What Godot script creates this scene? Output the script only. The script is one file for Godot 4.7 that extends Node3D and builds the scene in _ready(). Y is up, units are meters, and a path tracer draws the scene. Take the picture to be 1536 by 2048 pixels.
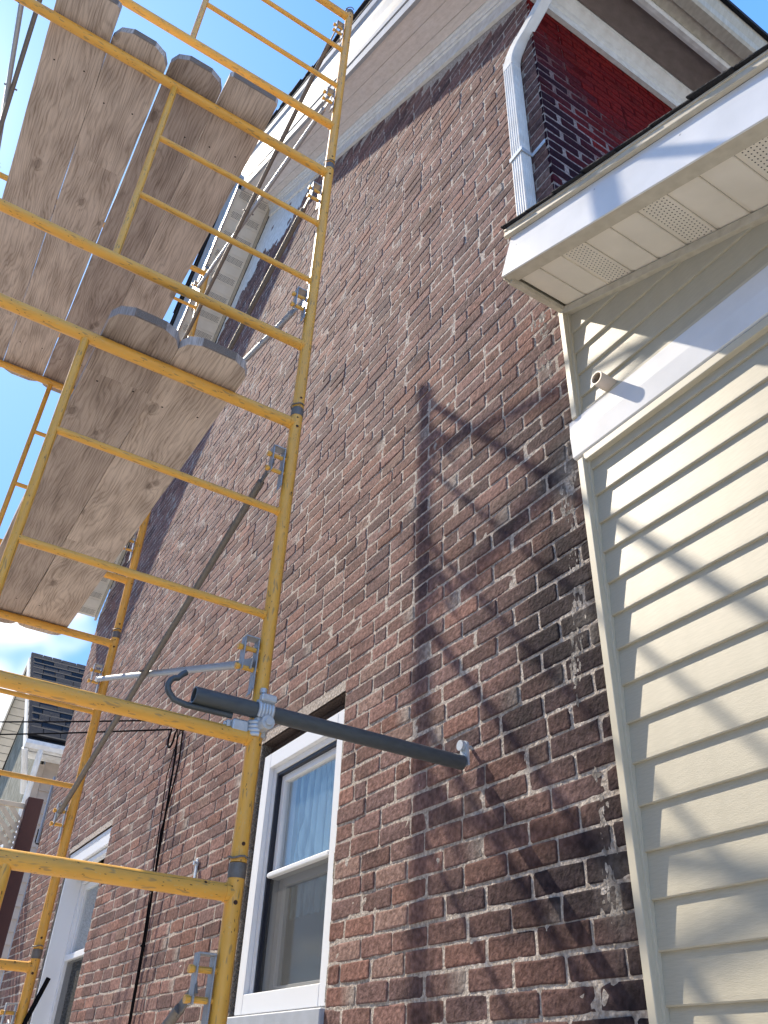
extends Node3D
# A gabled brick house with a yellow pipe scaffold in front of it and a vinyl sided wing on its right.
# x runs along the brick wall, z out of it (the wall face is z = 0), y up; heights are given from the camera's eye, H above the ground.
const H := 1.6
const SUN := Vector3(2.59, -3.24, -1.0)
const NEAR_X := -2.05
const FAR_X := -4.185
const POST_Z := 0.724
const LIFTS := [0.44, 1.96, 3.485]
var rng := RandomNumberGenerator.new()
var nz := FastNoiseLite.new()
var cam: Camera3D
var used := {}
var mats := {}


class Mesher:
	var V := PackedVector3Array()
	var N := PackedVector3Array()
	var U := PackedVector2Array()
	var C := PackedColorArray()
	var I := PackedInt32Array()
	var col := Color.WHITE

	func vtx(p: Vector3, n: Vector3, uv := Vector2.ZERO) -> int:
		V.push_back(p); N.push_back(n); U.push_back(uv); C.push_back(col)
		return V.size() - 1

	func tri(i: int, j: int, k: int) -> void:
		var g := (V[j] - V[i]).cross(V[k] - V[i])
		if g.dot(N[i] + N[j] + N[k]) > 0.0:
			I.push_back(i); I.push_back(k); I.push_back(j)
		else:
			I.push_back(i); I.push_back(j); I.push_back(k)

	func quad(a: Vector3, b: Vector3, c: Vector3, d: Vector3, n: Vector3, uv := Rect2(0, 0, 1, 1)) -> void:
		var i := vtx(a, n, uv.position)
		vtx(b, n, uv.position + Vector2(uv.size.x, 0)); vtx(c, n, uv.position + uv.size); vtx(d, n, uv.position + Vector2(0, uv.size.y))
		tri(i, i + 1, i + 2); tri(i, i + 2, i + 3)

	func box(c: Vector3, s: Vector3, bev := 0.0, b := Basis.IDENTITY, uvo := Vector2.ZERO) -> void:
		var h := s * 0.5
		bev = minf(bev, minf(h.x, minf(h.y, h.z)) * 0.9)
		var L := s.max_axis_index()
		var at := {}
		for ax in 3:
			for sx in [-1, 1]:
				for sy in [-1, 1]:
					for sz in [-1, 1]:
						var sg := Vector3(sx, sy, sz)
						var p := Vector3.ZERO
						for k in 3:
							p[k] = sg[k] * (h[k] if k == ax else h[k] - bev)
						var n := Vector3.ZERO
						n[ax] = sg[ax]
						var rest := 0.0
						for k in 3:
							if k != L: rest += p[k]
						at[[ax, sx, sy, sz]] = vtx(c + b * p, b * n, uvo + Vector2(p[L], rest))
		var key := func(ax: int, sg: Vector3i) -> int: return at[[ax, sg.x, sg.y, sg.z]]
		for ax in 3:
			var i := (ax + 1) % 3
			var j := (ax + 2) % 3
			for s0 in [-1, 1]:
				var q := []
				for t in [[-1, -1], [1, -1], [1, 1], [-1, 1]]:
					var sg := Vector3i.ZERO
					sg[ax] = s0; sg[i] = t[0]; sg[j] = t[1]
					q.append(key.call(ax, sg))
				tri(q[0], q[1], q[2]); tri(q[0], q[2], q[3])
				if bev > 0.0:
					for s1 in [-1, 1]:
						var lo := Vector3i.ZERO
						lo[ax] = s0; lo[i] = s1; lo[j] = -1
						var hi := lo
						hi[j] = 1
						tri(key.call(ax, lo), key.call(ax, hi), key.call(i, hi)); tri(key.call(ax, lo), key.call(i, hi), key.call(i, lo))
		if bev > 0.0:
			for sx in [-1, 1]:
				for sy in [-1, 1]:
					for sz in [-1, 1]:
						var sg := Vector3i(sx, sy, sz)
						tri(key.call(0, sg), key.call(1, sg), key.call(2, sg))

	func path(pts: Array, r: float, seg := 10, caps := true, uvo := 0.0, inner := -1.0) -> void:
		var up := Vector3.UP
		var t0: Vector3 = (pts[1] - pts[0]).normalized()
		if absf(t0.dot(up)) > 0.9: up = Vector3(0, 0, 1)
		var side := t0.cross(up).normalized()
		var len := uvo
		var last := -1
		for k in pts.size():
			var t: Vector3
			if k == 0: t = t0
			elif k == pts.size() - 1: t = (pts[k] - pts[k - 1]).normalized()
			else: t = ((pts[k] - pts[k - 1]).normalized() + (pts[k + 1] - pts[k]).normalized()).normalized()
			side = (side - t * side.dot(t)).normalized()
			var over := t.cross(side)
			if k > 0: len += (pts[k] - pts[k - 1]).length()
			var ring := V.size()
			for s in seg + 1:
				var a := TAU * s / seg
				var d := side * cos(a) + over * sin(a)
				vtx(pts[k] + d * r, d, Vector2(float(s) / seg, len))
			if last >= 0:
				for s in seg:
					tri(last + s, last + s + 1, ring + s + 1); tri(last + s, ring + s + 1, ring + s)
			last = ring
			if caps and (k == 0 or k == pts.size() - 1):
				var n := -t if k == 0 else t
				if inner > 0.0:
					for s in seg:
						var a0 := TAU * s / seg
						var a1 := TAU * (s + 1) / seg
						var d0 := side * cos(a0) + over * sin(a0)
						var d1 := side * cos(a1) + over * sin(a1)
						quad(pts[k] + d0 * r, pts[k] + d1 * r, pts[k] + d1 * inner, pts[k] + d0 * inner, n)
						var deep: Vector3 = pts[k] - n * minf(0.25, 0.9 * (pts[-1] - pts[0]).length())
						quad(pts[k] + d0 * inner, pts[k] + d1 * inner, deep + d1 * inner, deep + d0 * inner, -d0)
				else:
					disc(pts[k], n, r, seg)

	func tube(a: Vector3, b: Vector3, r: float, seg := 12, caps := true, uvo := 0.0) -> void:
		path([a, b], r, seg, caps, uvo)

	func disc(c: Vector3, n: Vector3, r: float, seg := 8) -> void:
		var x := n.cross(Vector3.UP if absf(n.y) < 0.9 else Vector3.RIGHT).normalized()
		var y := n.cross(x)
		var o := vtx(c, n, Vector2(0.5, 0.5))
		for s in seg + 1:
			var a := TAU * s / seg
			vtx(c + (x * cos(a) + y * sin(a)) * r, n, Vector2(0.5 + 0.5 * cos(a), 0.5 + 0.5 * sin(a)))
		for s in seg:
			tri(o, o + 1 + s, o + 2 + s)

	# a polygon in the plane of ax and ay at o, swept along az
	func sweep(poly: PackedVector2Array, o: Vector3, ax: Vector3, ay: Vector3, az: Vector3, caps := true, uvo := Vector2.ZERO) -> void:
		var area := 0.0
		for k in poly.size():
			area += poly[k].cross(poly[(k + 1) % poly.size()])
		var run := uvo.y
		for k in poly.size():
			var p := poly[k]
			var q := poly[(k + 1) % poly.size()]
			var e := q - p
			var out := Vector2(e.y, -e.x) * signf(area)
			var p3 := o + ax * p.x + ay * p.y
			var q3 := o + ax * q.x + ay * q.y
			var n := (q3 - p3).cross(az).normalized()
			if n.dot(ax * out.x + ay * out.y) < 0.0: n = -n
			var i := vtx(p3, n, Vector2(uvo.x, run)); vtx(q3, n, Vector2(uvo.x, run + e.length()))
			vtx(q3 + az, n, Vector2(uvo.x + az.length(), run + e.length())); vtx(p3 + az, n, Vector2(uvo.x + az.length(), run))
			tri(i, i + 1, i + 2); tri(i, i + 2, i + 3)
			run += e.length()
		if caps:
			var ts := Geometry2D.triangulate_polygon(poly)
			var n := ax.cross(ay).normalized()
			if n.dot(az) > 0.0: n = -n
			for far in 2:
				var off := az * far
				var i := V.size()
				for p in poly:
					vtx(o + ax * p.x + ay * p.y + off, n if far == 0 else -n, uvo + Vector2(p.x, p.y))
				for t in range(0, ts.size(), 3):
					tri(i + ts[t], i + ts[t + 1], i + ts[t + 2])

	func mesh() -> ArrayMesh:
		var a := []
		a.resize(Mesh.ARRAY_MAX)
		a[Mesh.ARRAY_VERTEX] = V; a[Mesh.ARRAY_NORMAL] = N; a[Mesh.ARRAY_TEX_UV] = U; a[Mesh.ARRAY_COLOR] = C; a[Mesh.ARRAY_INDEX] = I
		var m := ArrayMesh.new()
		m.add_surface_from_arrays(Mesh.PRIMITIVE_TRIANGLES, a)
		return m


func P(x: float, y: float, z: float) -> Vector3:
	return Vector3(x, y + H, z)


func numbered(called: String, parent: Node) -> String:
	var key := [parent.get_instance_id(), called]
	var n: int = used.get(key, 0)
	used[key] = n + 1
	return called if n == 0 else "%s_%03d" % [called, n]


func thing(called: String, label: String, category: String, at := Vector3.ZERO, group := "") -> Node3D:
	var o := Node3D.new()
	o.name = numbered(called, self)
	add_child(o)
	o.position = at
	tag(o, label, category, group)
	return o


func tag(o: Node, label: String, category: String, group := "") -> void:
	o.set_meta("label", label); o.set_meta("category", category)
	if group: o.set_meta("group", group)


# a part whose shape was given in world places
func part(called: String, b: Mesher, m: Material, parent: Node3D, label := "") -> MeshInstance3D:
	var o := part_mesh(called, b.mesh(), m, parent)
	var off := Vector3.ZERO
	var up: Node = parent
	while up != self:
		off += (up as Node3D).position
		up = up.get_parent()
	o.position = -off
	if label: o.set_meta("label", label)
	return o


func part_mesh(called: String, me: Mesh, m: Material, parent: Node3D) -> MeshInstance3D:
	var o := MeshInstance3D.new()
	o.name = numbered(called, parent)
	o.mesh = me
	o.material_override = m
	parent.add_child(o)
	return o


func single(called: String, b: Mesher, m: Material, label: String, category: String, group := "") -> MeshInstance3D:
	var o := part(called, b, m, self)
	tag(o, label, category, group)
	return o


func structure(called: String, b: Mesher, m: Material) -> MeshInstance3D:
	var o := part(called, b, m, self)
	o.set_meta("kind", "structure")
	return o


func copy(o: Node3D, at: Vector3, label: String) -> Node3D:
	var c: Node3D = o.duplicate()
	c.name = numbered(String(o.name).rstrip("0123456789").trim_suffix("_"), self)
	add_child(c)
	c.position = at
	c.set_meta("label", label)
	return c


func lin(r: float, g: float, b: float) -> Color:
	return Color(r, g, b).linear_to_srgb()


func noise_tex(size: int, freq: float, lo: Color, hi: Color, octaves := 4, kind := FastNoiseLite.TYPE_SIMPLEX_SMOOTH, seeded := 1, mid := -1.0) -> NoiseTexture2D:
	var n := FastNoiseLite.new()
	n.seed = seeded; n.noise_type = kind; n.frequency = freq; n.fractal_octaves = octaves
	var g := Gradient.new()
	g.offsets = PackedFloat32Array([0.0, 1.0] if mid < 0.0 else [mid - 0.18, mid + 0.18])
	g.colors = PackedColorArray([lo, hi])
	var t := NoiseTexture2D.new()
	t.width = size; t.height = size; t.seamless = true; t.noise = n; t.color_ramp = g
	return t


func mat(col: Color, rough: float, metal := 0.0, tex: Texture2D = null, world_scale := Vector3.ZERO, bump: Texture2D = null, bump_cm := 0.0) -> StandardMaterial3D:
	var m := StandardMaterial3D.new()
	m.albedo_color = col; m.roughness = rough; m.metallic = metal
	m.albedo_texture = tex
	if world_scale != Vector3.ZERO:
		m.uv1_triplanar = true; m.uv1_world_triplanar = true; m.uv1_scale = world_scale
	if bump:
		m.heightmap_enabled = true; m.heightmap_texture = bump; m.heightmap_scale = bump_cm
	return m


func image_tex(w: int, h: int, data: PackedByteArray) -> ImageTexture:
	return ImageTexture.create_from_image(Image.create_from_data(w, h, false, Image.FORMAT_RGB8, data))


# weathered plank: growth rings cut along the board, knots, grey blotches; 2.4 m by 0.5 m
func wood_texture() -> ImageTexture:
	var w := 2048
	var h := 512
	var d := PackedByteArray()
	d.resize(w * h * 3)
	var n1 := FastNoiseLite.new(); n1.seed = 5; n1.frequency = 1.0; n1.fractal_octaves = 3
	var n2 := FastNoiseLite.new(); n2.seed = 9; n2.frequency = 1.0; n2.fractal_octaves = 2
	var knots := []
	var r := RandomNumberGenerator.new(); r.seed = 4
	for k in 7: knots.append(Vector3(r.randf() * 2.4, r.randf() * 0.5, r.randf_range(0.006, 0.014)))
	for y in h:
		var v := y * 0.5 / h
		for x in w:
			var u := x * 2.4 / w
			var warp := 0.05 * n1.get_noise_2d(u * 1.1, v * 5.0) + 0.006 * n2.get_noise_2d(u * 8.0, v * 30.0)
			var knot := 0.0
			for q: Vector3 in knots:
				var e := Vector2((u - q.x) * 0.55, v - q.y).length()
				if e < 0.07:
					warp += 0.02 * exp(-e * e / 0.0006) * signf(v - q.y)
					if e < q.z: knot = 0.5
					elif e < q.z * 1.5: knot = maxf(knot, 0.2)
			var ring := pow(0.5 + 0.5 * sin((v + warp) * 430.0), 2.4)
			var fine := 0.5 + 0.5 * n2.get_noise_2d(u * 4.0, v * 300.0)
			var blot := n1.get_noise_2d(u * 3.0 + 40.0, v * 9.0)
			var crack := n2.get_noise_2d(u * 0.9 + 11.0, v * 70.0)
			var split := 0.45 * (1.0 - smoothstep(0.0, 0.018, absf(crack))) * smoothstep(0.0, 0.25, n1.get_noise_2d(u * 2.0 + 3.0, v * 12.0))
			var t := clampf(split + 0.24 + 0.30 * ring + 0.85 * (fine - 0.5) + 0.45 * blot, 0.0, 1.0)
			var c := Color(0.24, 0.185, 0.15).lerp(Color(0.66, 0.565, 0.49), 1.0 - t).lerp(Color(0.09, 0.06, 0.045), knot)
			c = c.linear_to_srgb()
			var i := (y * w + x) * 3
			d[i] = int(c.r * 255.0); d[i + 1] = int(c.g * 255.0); d[i + 2] = int(c.b * 255.0)
	return image_tex(w, h, d)


# yellow enamel on a tube: u runs round it, v along it (1 m); scuffs, a weld seam's dark line, rust chips
func paint_texture(seeded: int) -> ImageTexture:
	var w := 256
	var h := 1024
	var d := PackedByteArray()
	d.resize(w * h * 3)
	var n1 := FastNoiseLite.new(); n1.seed = seeded; n1.frequency = 1.0; n1.fractal_octaves = 3
	var n2 := FastNoiseLite.new(); n2.seed = seeded + 3; n2.frequency = 1.0; n2.fractal_octaves = 2
	for y in h:
		var v := float(y) / h
		var line := 0.60 + 0.012 * n1.get_noise_2d(v * 6.0, 3.0)
		var gate := n1.get_noise_2d(v * 5.0, 17.0)
		for x in w:
			var u := float(x) / w
			var a := u * TAU
			var cx := cos(a)
			var cy := sin(a)
			var dirt := n1.get_noise_3d(cx * 0.8, cy * 0.8, v * 7.0)
			var speck := n2.get_noise_3d(cx * 3.2, cy * 3.2, v * 58.0)
			var c := Color(0.88, 0.46, 0.072).lerp(Color(0.76, 0.395, 0.065), clampf(0.5 + dirt * 0.9, 0.0, 1.0))
			if speck > 0.58 and dirt > 0.05: c = c.lerp(Color(0.07, 0.028, 0.014), clampf((speck - 0.58) * 12.0, 0.0, 0.9))
			if speck < -0.52: c = c.lerp(Color(0.70, 0.5, 0.2), 0.45)
			var off := minf(absf(u - line), absf(u - line + 0.47))
			if off < 0.016 and gate > -0.22: c = c.lerp(Color(0.09, 0.045, 0.012), clampf(gate * 2.0 + 0.6, 0.0, 0.85) * (1.0 - off / 0.02))
			var rub := n2.get_noise_3d(cx * 1.4 + 5.0, cy * 1.4, v * 16.0)
			if rub > 0.38: c = c.lerp(Color(0.34, 0.22, 0.09), clampf((rub - 0.38) * 3.5, 0.0, 0.65))
			c = c.linear_to_srgb()
			var i := (y * w + x) * 3
			d[i] = int(c.r * 255.0); d[i + 1] = int(c.g * 255.0); d[i + 2] = int(c.b * 255.0)
	return image_tex(w, h, d)


func sky_texture() -> ImageTexture:
	var w := 1024
	var h := 512
	var im := Image.create(w, h, false, Image.FORMAT_RGBF)
	var n := FastNoiseLite.new(); n.seed = 21; n.frequency = 1.0; n.fractal_octaves = 6; n.fractal_gain = 0.55
	var to_sun := -SUN.normalized()
	var heap := Vector3(-0.92, 0.372, -0.072).normalized()
	for y in h:
		var el := (0.5 - (y + 0.5) / h) * PI
		for x in w:
			var az := (x + 0.5) / w * TAU
			var dir := Vector3(sin(az) * cos(el), sin(el), -cos(az) * cos(el))
			var up := clampf(dir.y, 0.0, 1.0)
			var c := Color(0.28, 0.53, 0.86).lerp(Color(0.10, 0.285, 0.76), pow(up, 0.55))
			var cs := clampf(dir.dot(to_sun), 0.0, 1.0)
			c = c.lerp(Color(0.50, 0.70, 0.95), clampf(0.55 * pow(cs, 14.0), 0.0, 1.0))
			c += Color(1, 0.97, 0.9) * (0.8 * pow(cs, 260.0))
			if dir.y > 0.02:
				var q := dir / (dir.y + 0.25)
				var f := 0.5 + 0.5 * n.get_noise_3d(q.x * 1.5, q.y * 1.5, q.z * 1.5)
				var near_heap := smoothstep(0.988, 0.9995, dir.dot(heap))
				var cover := smoothstep(0.60, 0.80, f + 0.36 * near_heap - 0.22 * smoothstep(0.25, 0.75, dir.y))
				c = c.lerp(Color(0.92, 0.94, 0.97), cover)
			if dir.y < 0.0:
				c = c.lerp(Color(0.25, 0.25, 0.24), smoothstep(0.0, -0.05, dir.y))
			im.set_pixel(x, y, c)
	return ImageTexture.create_from_image(im)


func make_materials() -> void:
	var grain := noise_tex(1024, 0.022, Color(0.60, 0.58, 0.57), Color(1, 1, 1), 6, FastNoiseLite.TYPE_SIMPLEX_SMOOTH, 3)
	var rough_b := noise_tex(1024, 0.035, Color.BLACK, Color.WHITE, 6, FastNoiseLite.TYPE_SIMPLEX_SMOOTH, 8)
	var soft := noise_tex(512, 0.012, Color(0.93, 0.93, 0.925), Color(1, 1, 1), 5, FastNoiseLite.TYPE_SIMPLEX_SMOOTH, 12)
	var streak := noise_tex(512, 0.02, Color(0.87, 0.86, 0.84), Color(1, 1, 1), 5, FastNoiseLite.TYPE_SIMPLEX_SMOOTH, 14)
	mats.brick = mat(Color.WHITE, 0.92, 0.0, grain, Vector3(1.6, 1.6, 1.6), rough_b, 0.16)
	mats.brick.vertex_color_use_as_albedo = true
	mats.brick.metallic_specular = 0.25
	mats.mortar = mat(Color.WHITE, 0.95, 0.0, grain, Vector3(2.3, 2.3, 2.3), rough_b, 0.2)
	mats.mortar.vertex_color_use_as_albedo = true
	mats.mortar.metallic_specular = 0.2
	mats.shadowed_brick = mat(lin(0.13, 0.09, 0.075), 0.95, 0.0, grain, Vector3(3, 3, 3), rough_b, 0.8)  # darkened to look like shadow under the window heads
	mats.parge = mat(lin(0.40, 0.35, 0.29), 0.95, 0.0, grain, Vector3(3, 3, 3), rough_b, 1.2)
	var paints := [paint_texture(31), paint_texture(57)]
	for k in 2:
		var m := mat(Color.WHITE, 0.42, 0.0, paints[k])
		mats["yellow%d" % k] = m
	mats.rust = mat(lin(0.055, 0.022, 0.012), 0.85)
	mats.galv = mat(lin(0.42, 0.44, 0.47), 0.5, 0.6, soft, Vector3(6, 6, 6), rough_b, 0.08)
	mats.galv_dull = mat(lin(0.22, 0.205, 0.19), 0.6, 0.4, streak, Vector3(5, 5, 5), rough_b, 0.1)
	mats.zinc = mat(lin(0.62, 0.66, 0.70), 0.4, 0.35, soft, Vector3(9, 9, 9))
	mats.dark_pipe = mat(lin(0.095, 0.112, 0.125), 0.42, 0.15, streak, Vector3(6, 6, 2.0))
	mats.wire = mat(lin(0.010, 0.010, 0.012), 0.95)
	mats.wire.metallic_specular = 0.05
	var wood := wood_texture()
	mats.wood = mat(Color.WHITE, 0.85, 0.0, wood)
	mats.wood.uv1_scale = Vector3(1.0 / 2.4, 2.0, 1)
	mats.wood.heightmap_enabled = true; mats.wood.heightmap_texture = wood; mats.wood.heightmap_scale = 0.12; mats.wood.heightmap_flip_texture = true
	mats.wood_worn = mats.wood.duplicate()
	mats.wood_worn.albedo_color = lin(0.74, 0.73, 0.74)
	mats.wood_end = mat(lin(0.62, 0.49, 0.39), 0.95, 0.0, grain, Vector3(12, 12, 12), rough_b, 0.5)
	var emboss := noise_tex(1024, 0.02, Color.BLACK, Color.WHITE, 4, FastNoiseLite.TYPE_SIMPLEX_SMOOTH, 41)
	mats.siding = mat(lin(0.505, 0.465, 0.36), 0.5, 0.0, soft, Vector3(1.5, 8.0, 1.5), emboss, 0.05)
	mats.siding.heightmap_texture = emboss
	mats.siding.uv1_scale = Vector3(3.0, 34.0, 3.0)
	mats.siding.heightmap_scale = 0.022
	mats.cream = mat(lin(0.62, 0.565, 0.435), 0.5, 0.0, soft, Vector3(1.2, 1.2, 1.2))
	mats.cream_dirty = mat(lin(0.63, 0.58, 0.47), 0.6, 0.0, streak, Vector3(2, 2, 2))
	mats.soffit = mat(lin(0.86, 0.80, 0.69), 0.55, 0.0, soft, Vector3(1, 1, 1))
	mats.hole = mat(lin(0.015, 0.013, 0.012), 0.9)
	mats.white_metal = mat(lin(0.78, 0.79, 0.81), 0.28, 0.0, soft, Vector3(0.7, 0.7, 0.7), noise_tex(256, 0.006, Color.BLACK, Color.WHITE, 2, FastNoiseLite.TYPE_SIMPLEX_SMOOTH, 77), 0.5)
	mats.white_paint = mat(lin(0.86, 0.86, 0.84), 0.5, 0.0, streak, Vector3(0.8, 0.8, 0.8))
	mats.crown = mat(lin(0.44, 0.45, 0.465), 0.5, 0.0, streak, Vector3(0.8, 0.8, 0.8))
	mats.trim_paint = mat(lin(0.85, 0.85, 0.82), 0.6, 0.0, streak, Vector3(1.3, 1.3, 1.3), rough_b, 0.15)
	mats.soffit_wood = mat(lin(0.85, 0.78, 0.73), 0.7, 0.0, streak, Vector3(0.6, 3.0, 3.0), rough_b, 0.1)
	mats.soffit_dark = mat(lin(0.24, 0.19, 0.165), 0.8, 0.0, streak, Vector3(1.6, 1.6, 0.8), rough_b, 0.2)
	mats.gutter = mat(lin(0.60, 0.57, 0.48), 0.55, 0.0, streak, Vector3(1.5, 1.0, 3.0))
	mats.vinyl = mat(lin(0.80, 0.81, 0.82), 0.38)
	mats.window_dark = mat(lin(0.012, 0.014, 0.025), 0.5)
	mats.shingle = mat(lin(0.030, 0.031, 0.038), 0.95, 0.0, noise_tex(512, 0.12, Color(0.5, 0.5, 0.5), Color(1, 1, 1), 4), Vector3(2, 2, 2), rough_b, 0.4)
	mats.shingle.vertex_color_use_as_albedo = true
	mats.glass = mat(Color(0.75, 0.85, 0.9, 0.10), 0.02)
	mats.glass.transparency = BaseMaterial3D.TRANSPARENCY_ALPHA
	mats.screen = mat(Color(0.27, 0.27, 0.26, 0.52), 0.8)
	mats.screen.transparency = BaseMaterial3D.TRANSPARENCY_ALPHA
	mats.reflection_sheet = mat(Color.WHITE, 0.9)  # striped sheet standing in for the pane reflection
	mats.reflection_sheet.vertex_color_use_as_albedo = true
	mats.reflection_sheet.backlight_enabled = true
	mats.reflection_sheet.backlight = Color(0.3, 0.36, 0.4)
	mats.green_reflection = mat(lin(0.012, 0.075, 0.05), 0.7, 0.0, streak, Vector3(6, 2, 6))  # green standing in for trees reflected in the far pane
	mats.room = mat(lin(0.25, 0.24, 0.22), 0.9)
	mats.brown_post = mat(lin(0.055, 0.014, 0.012), 0.65, 0.0, streak, Vector3(5, 1, 5))
	mats.lattice = mat(lin(0.62, 0.53, 0.40), 0.6)
	mats.stucco = mat(lin(0.36, 0.36, 0.31), 0.95, 0.0, noise_tex(512, 0.02, Color(0.5, 0.5, 0.46), Color(1, 1, 1), 5, FastNoiseLite.TYPE_SIMPLEX_SMOOTH, 61), Vector3(0.9, 0.25, 0.9), rough_b, 1.0)
	mats.tan_siding = mat(lin(0.42, 0.355, 0.30), 0.6, 0.0, soft, Vector3(1, 1, 1))
	mats.pale_siding = mat(lin(0.74, 0.71, 0.65), 0.6)  # lightened to bounce fill onto the brick wall
	mats.ground = mat(lin(0.52, 0.50, 0.46), 0.95, 0.0, streak, Vector3(0.4, 0.4, 0.4), rough_b, 0.5)
	mats.grey_metal = mat(lin(0.42, 0.45, 0.50), 0.5, 0.0, soft, Vector3(2, 2, 2))
	mats.pvc = mat(lin(0.66, 0.56, 0.46), 0.4)
	mats.leaf = mat(lin(0.10, 0.16, 0.035), 0.6)
	mats.leaf.backlight_enabled = true
	mats.leaf.backlight = Color(0.3, 0.4, 0.1)


# lower edge of the right and left raking frieze boards, at the wall
const PEAK := Vector2(-5.287, 7.546)
const SR := 0.6985
const SL := 0.86
func rake_low(x: float) -> float:
	return PEAK.y - SR * (x - PEAK.x) if x > PEAK.x else PEAK.y - SL * (PEAK.x - x)


const WALL_L := -9.03
const WALL_R := -1.377
const WINDOWS := [Rect2(-3.743, 0.17, 0.855, 1.222), Rect2(-7.53, -0.20, 1.21, 1.73)]


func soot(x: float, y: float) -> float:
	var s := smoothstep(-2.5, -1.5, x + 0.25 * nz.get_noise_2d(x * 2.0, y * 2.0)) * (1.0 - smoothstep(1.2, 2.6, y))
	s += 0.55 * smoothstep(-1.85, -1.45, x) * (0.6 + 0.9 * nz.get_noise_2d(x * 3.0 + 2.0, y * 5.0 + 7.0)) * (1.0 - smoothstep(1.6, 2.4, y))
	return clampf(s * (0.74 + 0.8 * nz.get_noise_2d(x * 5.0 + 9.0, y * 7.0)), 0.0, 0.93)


func brick_tone() -> Color:
	var k := rng.randf()
	var c: Color
	if k < 0.45: c = Color(0.315, 0.205, 0.172)
	elif k < 0.72: c = Color(0.285, 0.198, 0.175)
	elif k < 0.86: c = Color(0.345, 0.210, 0.165)
	elif k < 0.95: c = Color(0.225, 0.160, 0.148)
	else: c = Color(0.35, 0.255, 0.21)
	return Color(c.r * 1.02, c.g * 0.93, c.b * 0.96) * rng.randf_range(0.86, 1.24)


# one brick on a wall: o is its lower left corner, ux along the wall, n out of it
func brick(b: Mesher, o: Vector3, ux: Vector3, n: Vector3, w: float, h: float, proud: float, tone: Color, red: float) -> void:
	var uy := Vector3.UP
	var rag := 0.0021
	var back := -0.014
	var nu := 4
	var nv := 3
	var ga := [0.0, 0.006 / w, 0.5, 1.0 - 0.006 / w, 1.0]
	var gc := [0.0, 0.1, 0.9, 1.0]
	var front := b.V.size()
	var cut := rng.randf_range(0.001, 0.0042)
	var tilt := rng.randf_range(-0.0022, 0.0022)
	var burn := rng.randf()
	var bc := Vector2(rng.randf_range(0.25, 0.75), rng.randf_range(0.3, 0.7))
	var chip := rng.randi_range(0, 13)
	for j in nv + 1:
		for i in nu + 1:
			var a: float = ga[i]
			var c: float = gc[j]
			var p := Vector2(a * w, c * h)
			var side := i == 0 or i == nu
			var edge := j == 0 or j == nv
			if side and edge:
				p += Vector2(cut if i == 0 else -cut, (cut if j == 0 else -cut) * 0.8)
			p += Vector2(rng.randf_range(-rag, rag), rng.randf_range(-rag, rag))
			var z := proud + tilt * (a - 0.5) * 2.0 + rng.randf_range(-0.0006, 0.0006)
			if side or edge: z -= 0.0013 + rng.randf_range(0.0, 0.0006)
			if (chip == 0 and i == 0 and j == 0) or (chip == 1 and i == nu and j == nv) or (chip == 2 and i == nu and j == 0):
				z -= 0.006
			var nn := n
			if i == 0: nn -= ux * 0.45
			if i == nu: nn += ux * 0.45
			if j == 0: nn -= uy * 0.45
			if j == nv: nn += uy * 0.45
			var at := o + ux * p.x + uy * p.y
			var col := tone * (1.0 + 0.30 * nz.get_noise_3d(at.x * 13.0, at.y * 17.0, at.z * 13.0))
			if burn < 0.20 + 0.25 * smoothstep(-3.2, -1.8, o.x):
				col = col.lerp(Color(0.03, 0.026, 0.034), 0.85 * exp(-(Vector2(a, c) - bc).length_squared() * 6.0))
			elif burn > 0.95 and a > 0.7:
				col = col.lerp(Color(0.62, 0.58, 0.52), 0.7)
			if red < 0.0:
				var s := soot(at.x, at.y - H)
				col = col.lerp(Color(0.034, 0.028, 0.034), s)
				var stain := exp(-pow((at.x + 1.525 + 0.03 * sin(at.y * 9.0)) / 0.035, 2.0)) * clampf(0.15 + 1.6 * nz.get_noise_2d(at.x * 16.0, at.y * 3.0 + 4.0), 0.0, 0.75) * smoothstep(0.2, 0.7, at.y - H) * (1.0 - smoothstep(2.3, 2.7, at.y - H))
				col = col.lerp(Color(0.55, 0.52, 0.47), stain)
			else:
				col = Color(0.22, 0.013, 0.010).lerp(Color(0.032, 0.012, 0.022), red) * (1.0 + 0.4 * nz.get_noise_3d(at.x * 13.0, at.y * 17.0, at.z * 9.0))
			b.col = Color(col.r, col.g, col.b)
			b.vtx(at + n * z, nn.normalized())
	for j in nv:
		for i in nu:
			var k := front + j * (nu + 1) + i
			if (i + j) % 2:
				b.tri(k, k + 1, k + nu + 2); b.tri(k, k + nu + 2, k + nu + 1)
			else:
				b.tri(k, k + 1, k + nu + 1); b.tri(k + 1, k + nu + 2, k + nu + 1)
	var ring := PackedInt32Array()
	for i in nu + 1: ring.push_back(i)
	for j in range(1, nv + 1): ring.push_back(j * (nu + 1) + nu)
	for i in range(nu - 1, -1, -1): ring.push_back(nv * (nu + 1) + i)
	for j in range(nv - 1, 0, -1): ring.push_back(j * (nu + 1))
	var base := b.V.size()
	for k in ring:
		var q := front + k
		var out := (b.N[q] - n * b.N[q].dot(n)).normalized()
		b.col = b.C[q] * 0.9
		b.vtx(b.V[q] + n * (back - (b.V[q] - o).dot(n)) + out * 0.001, out)
	for k in ring.size():
		var k2 := (k + 1) % ring.size()
		b.tri(front + ring[k], front + ring[k2], base + k2); b.tri(front + ring[k], base + k2, base + k)
	b.col = Color.WHITE


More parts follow.
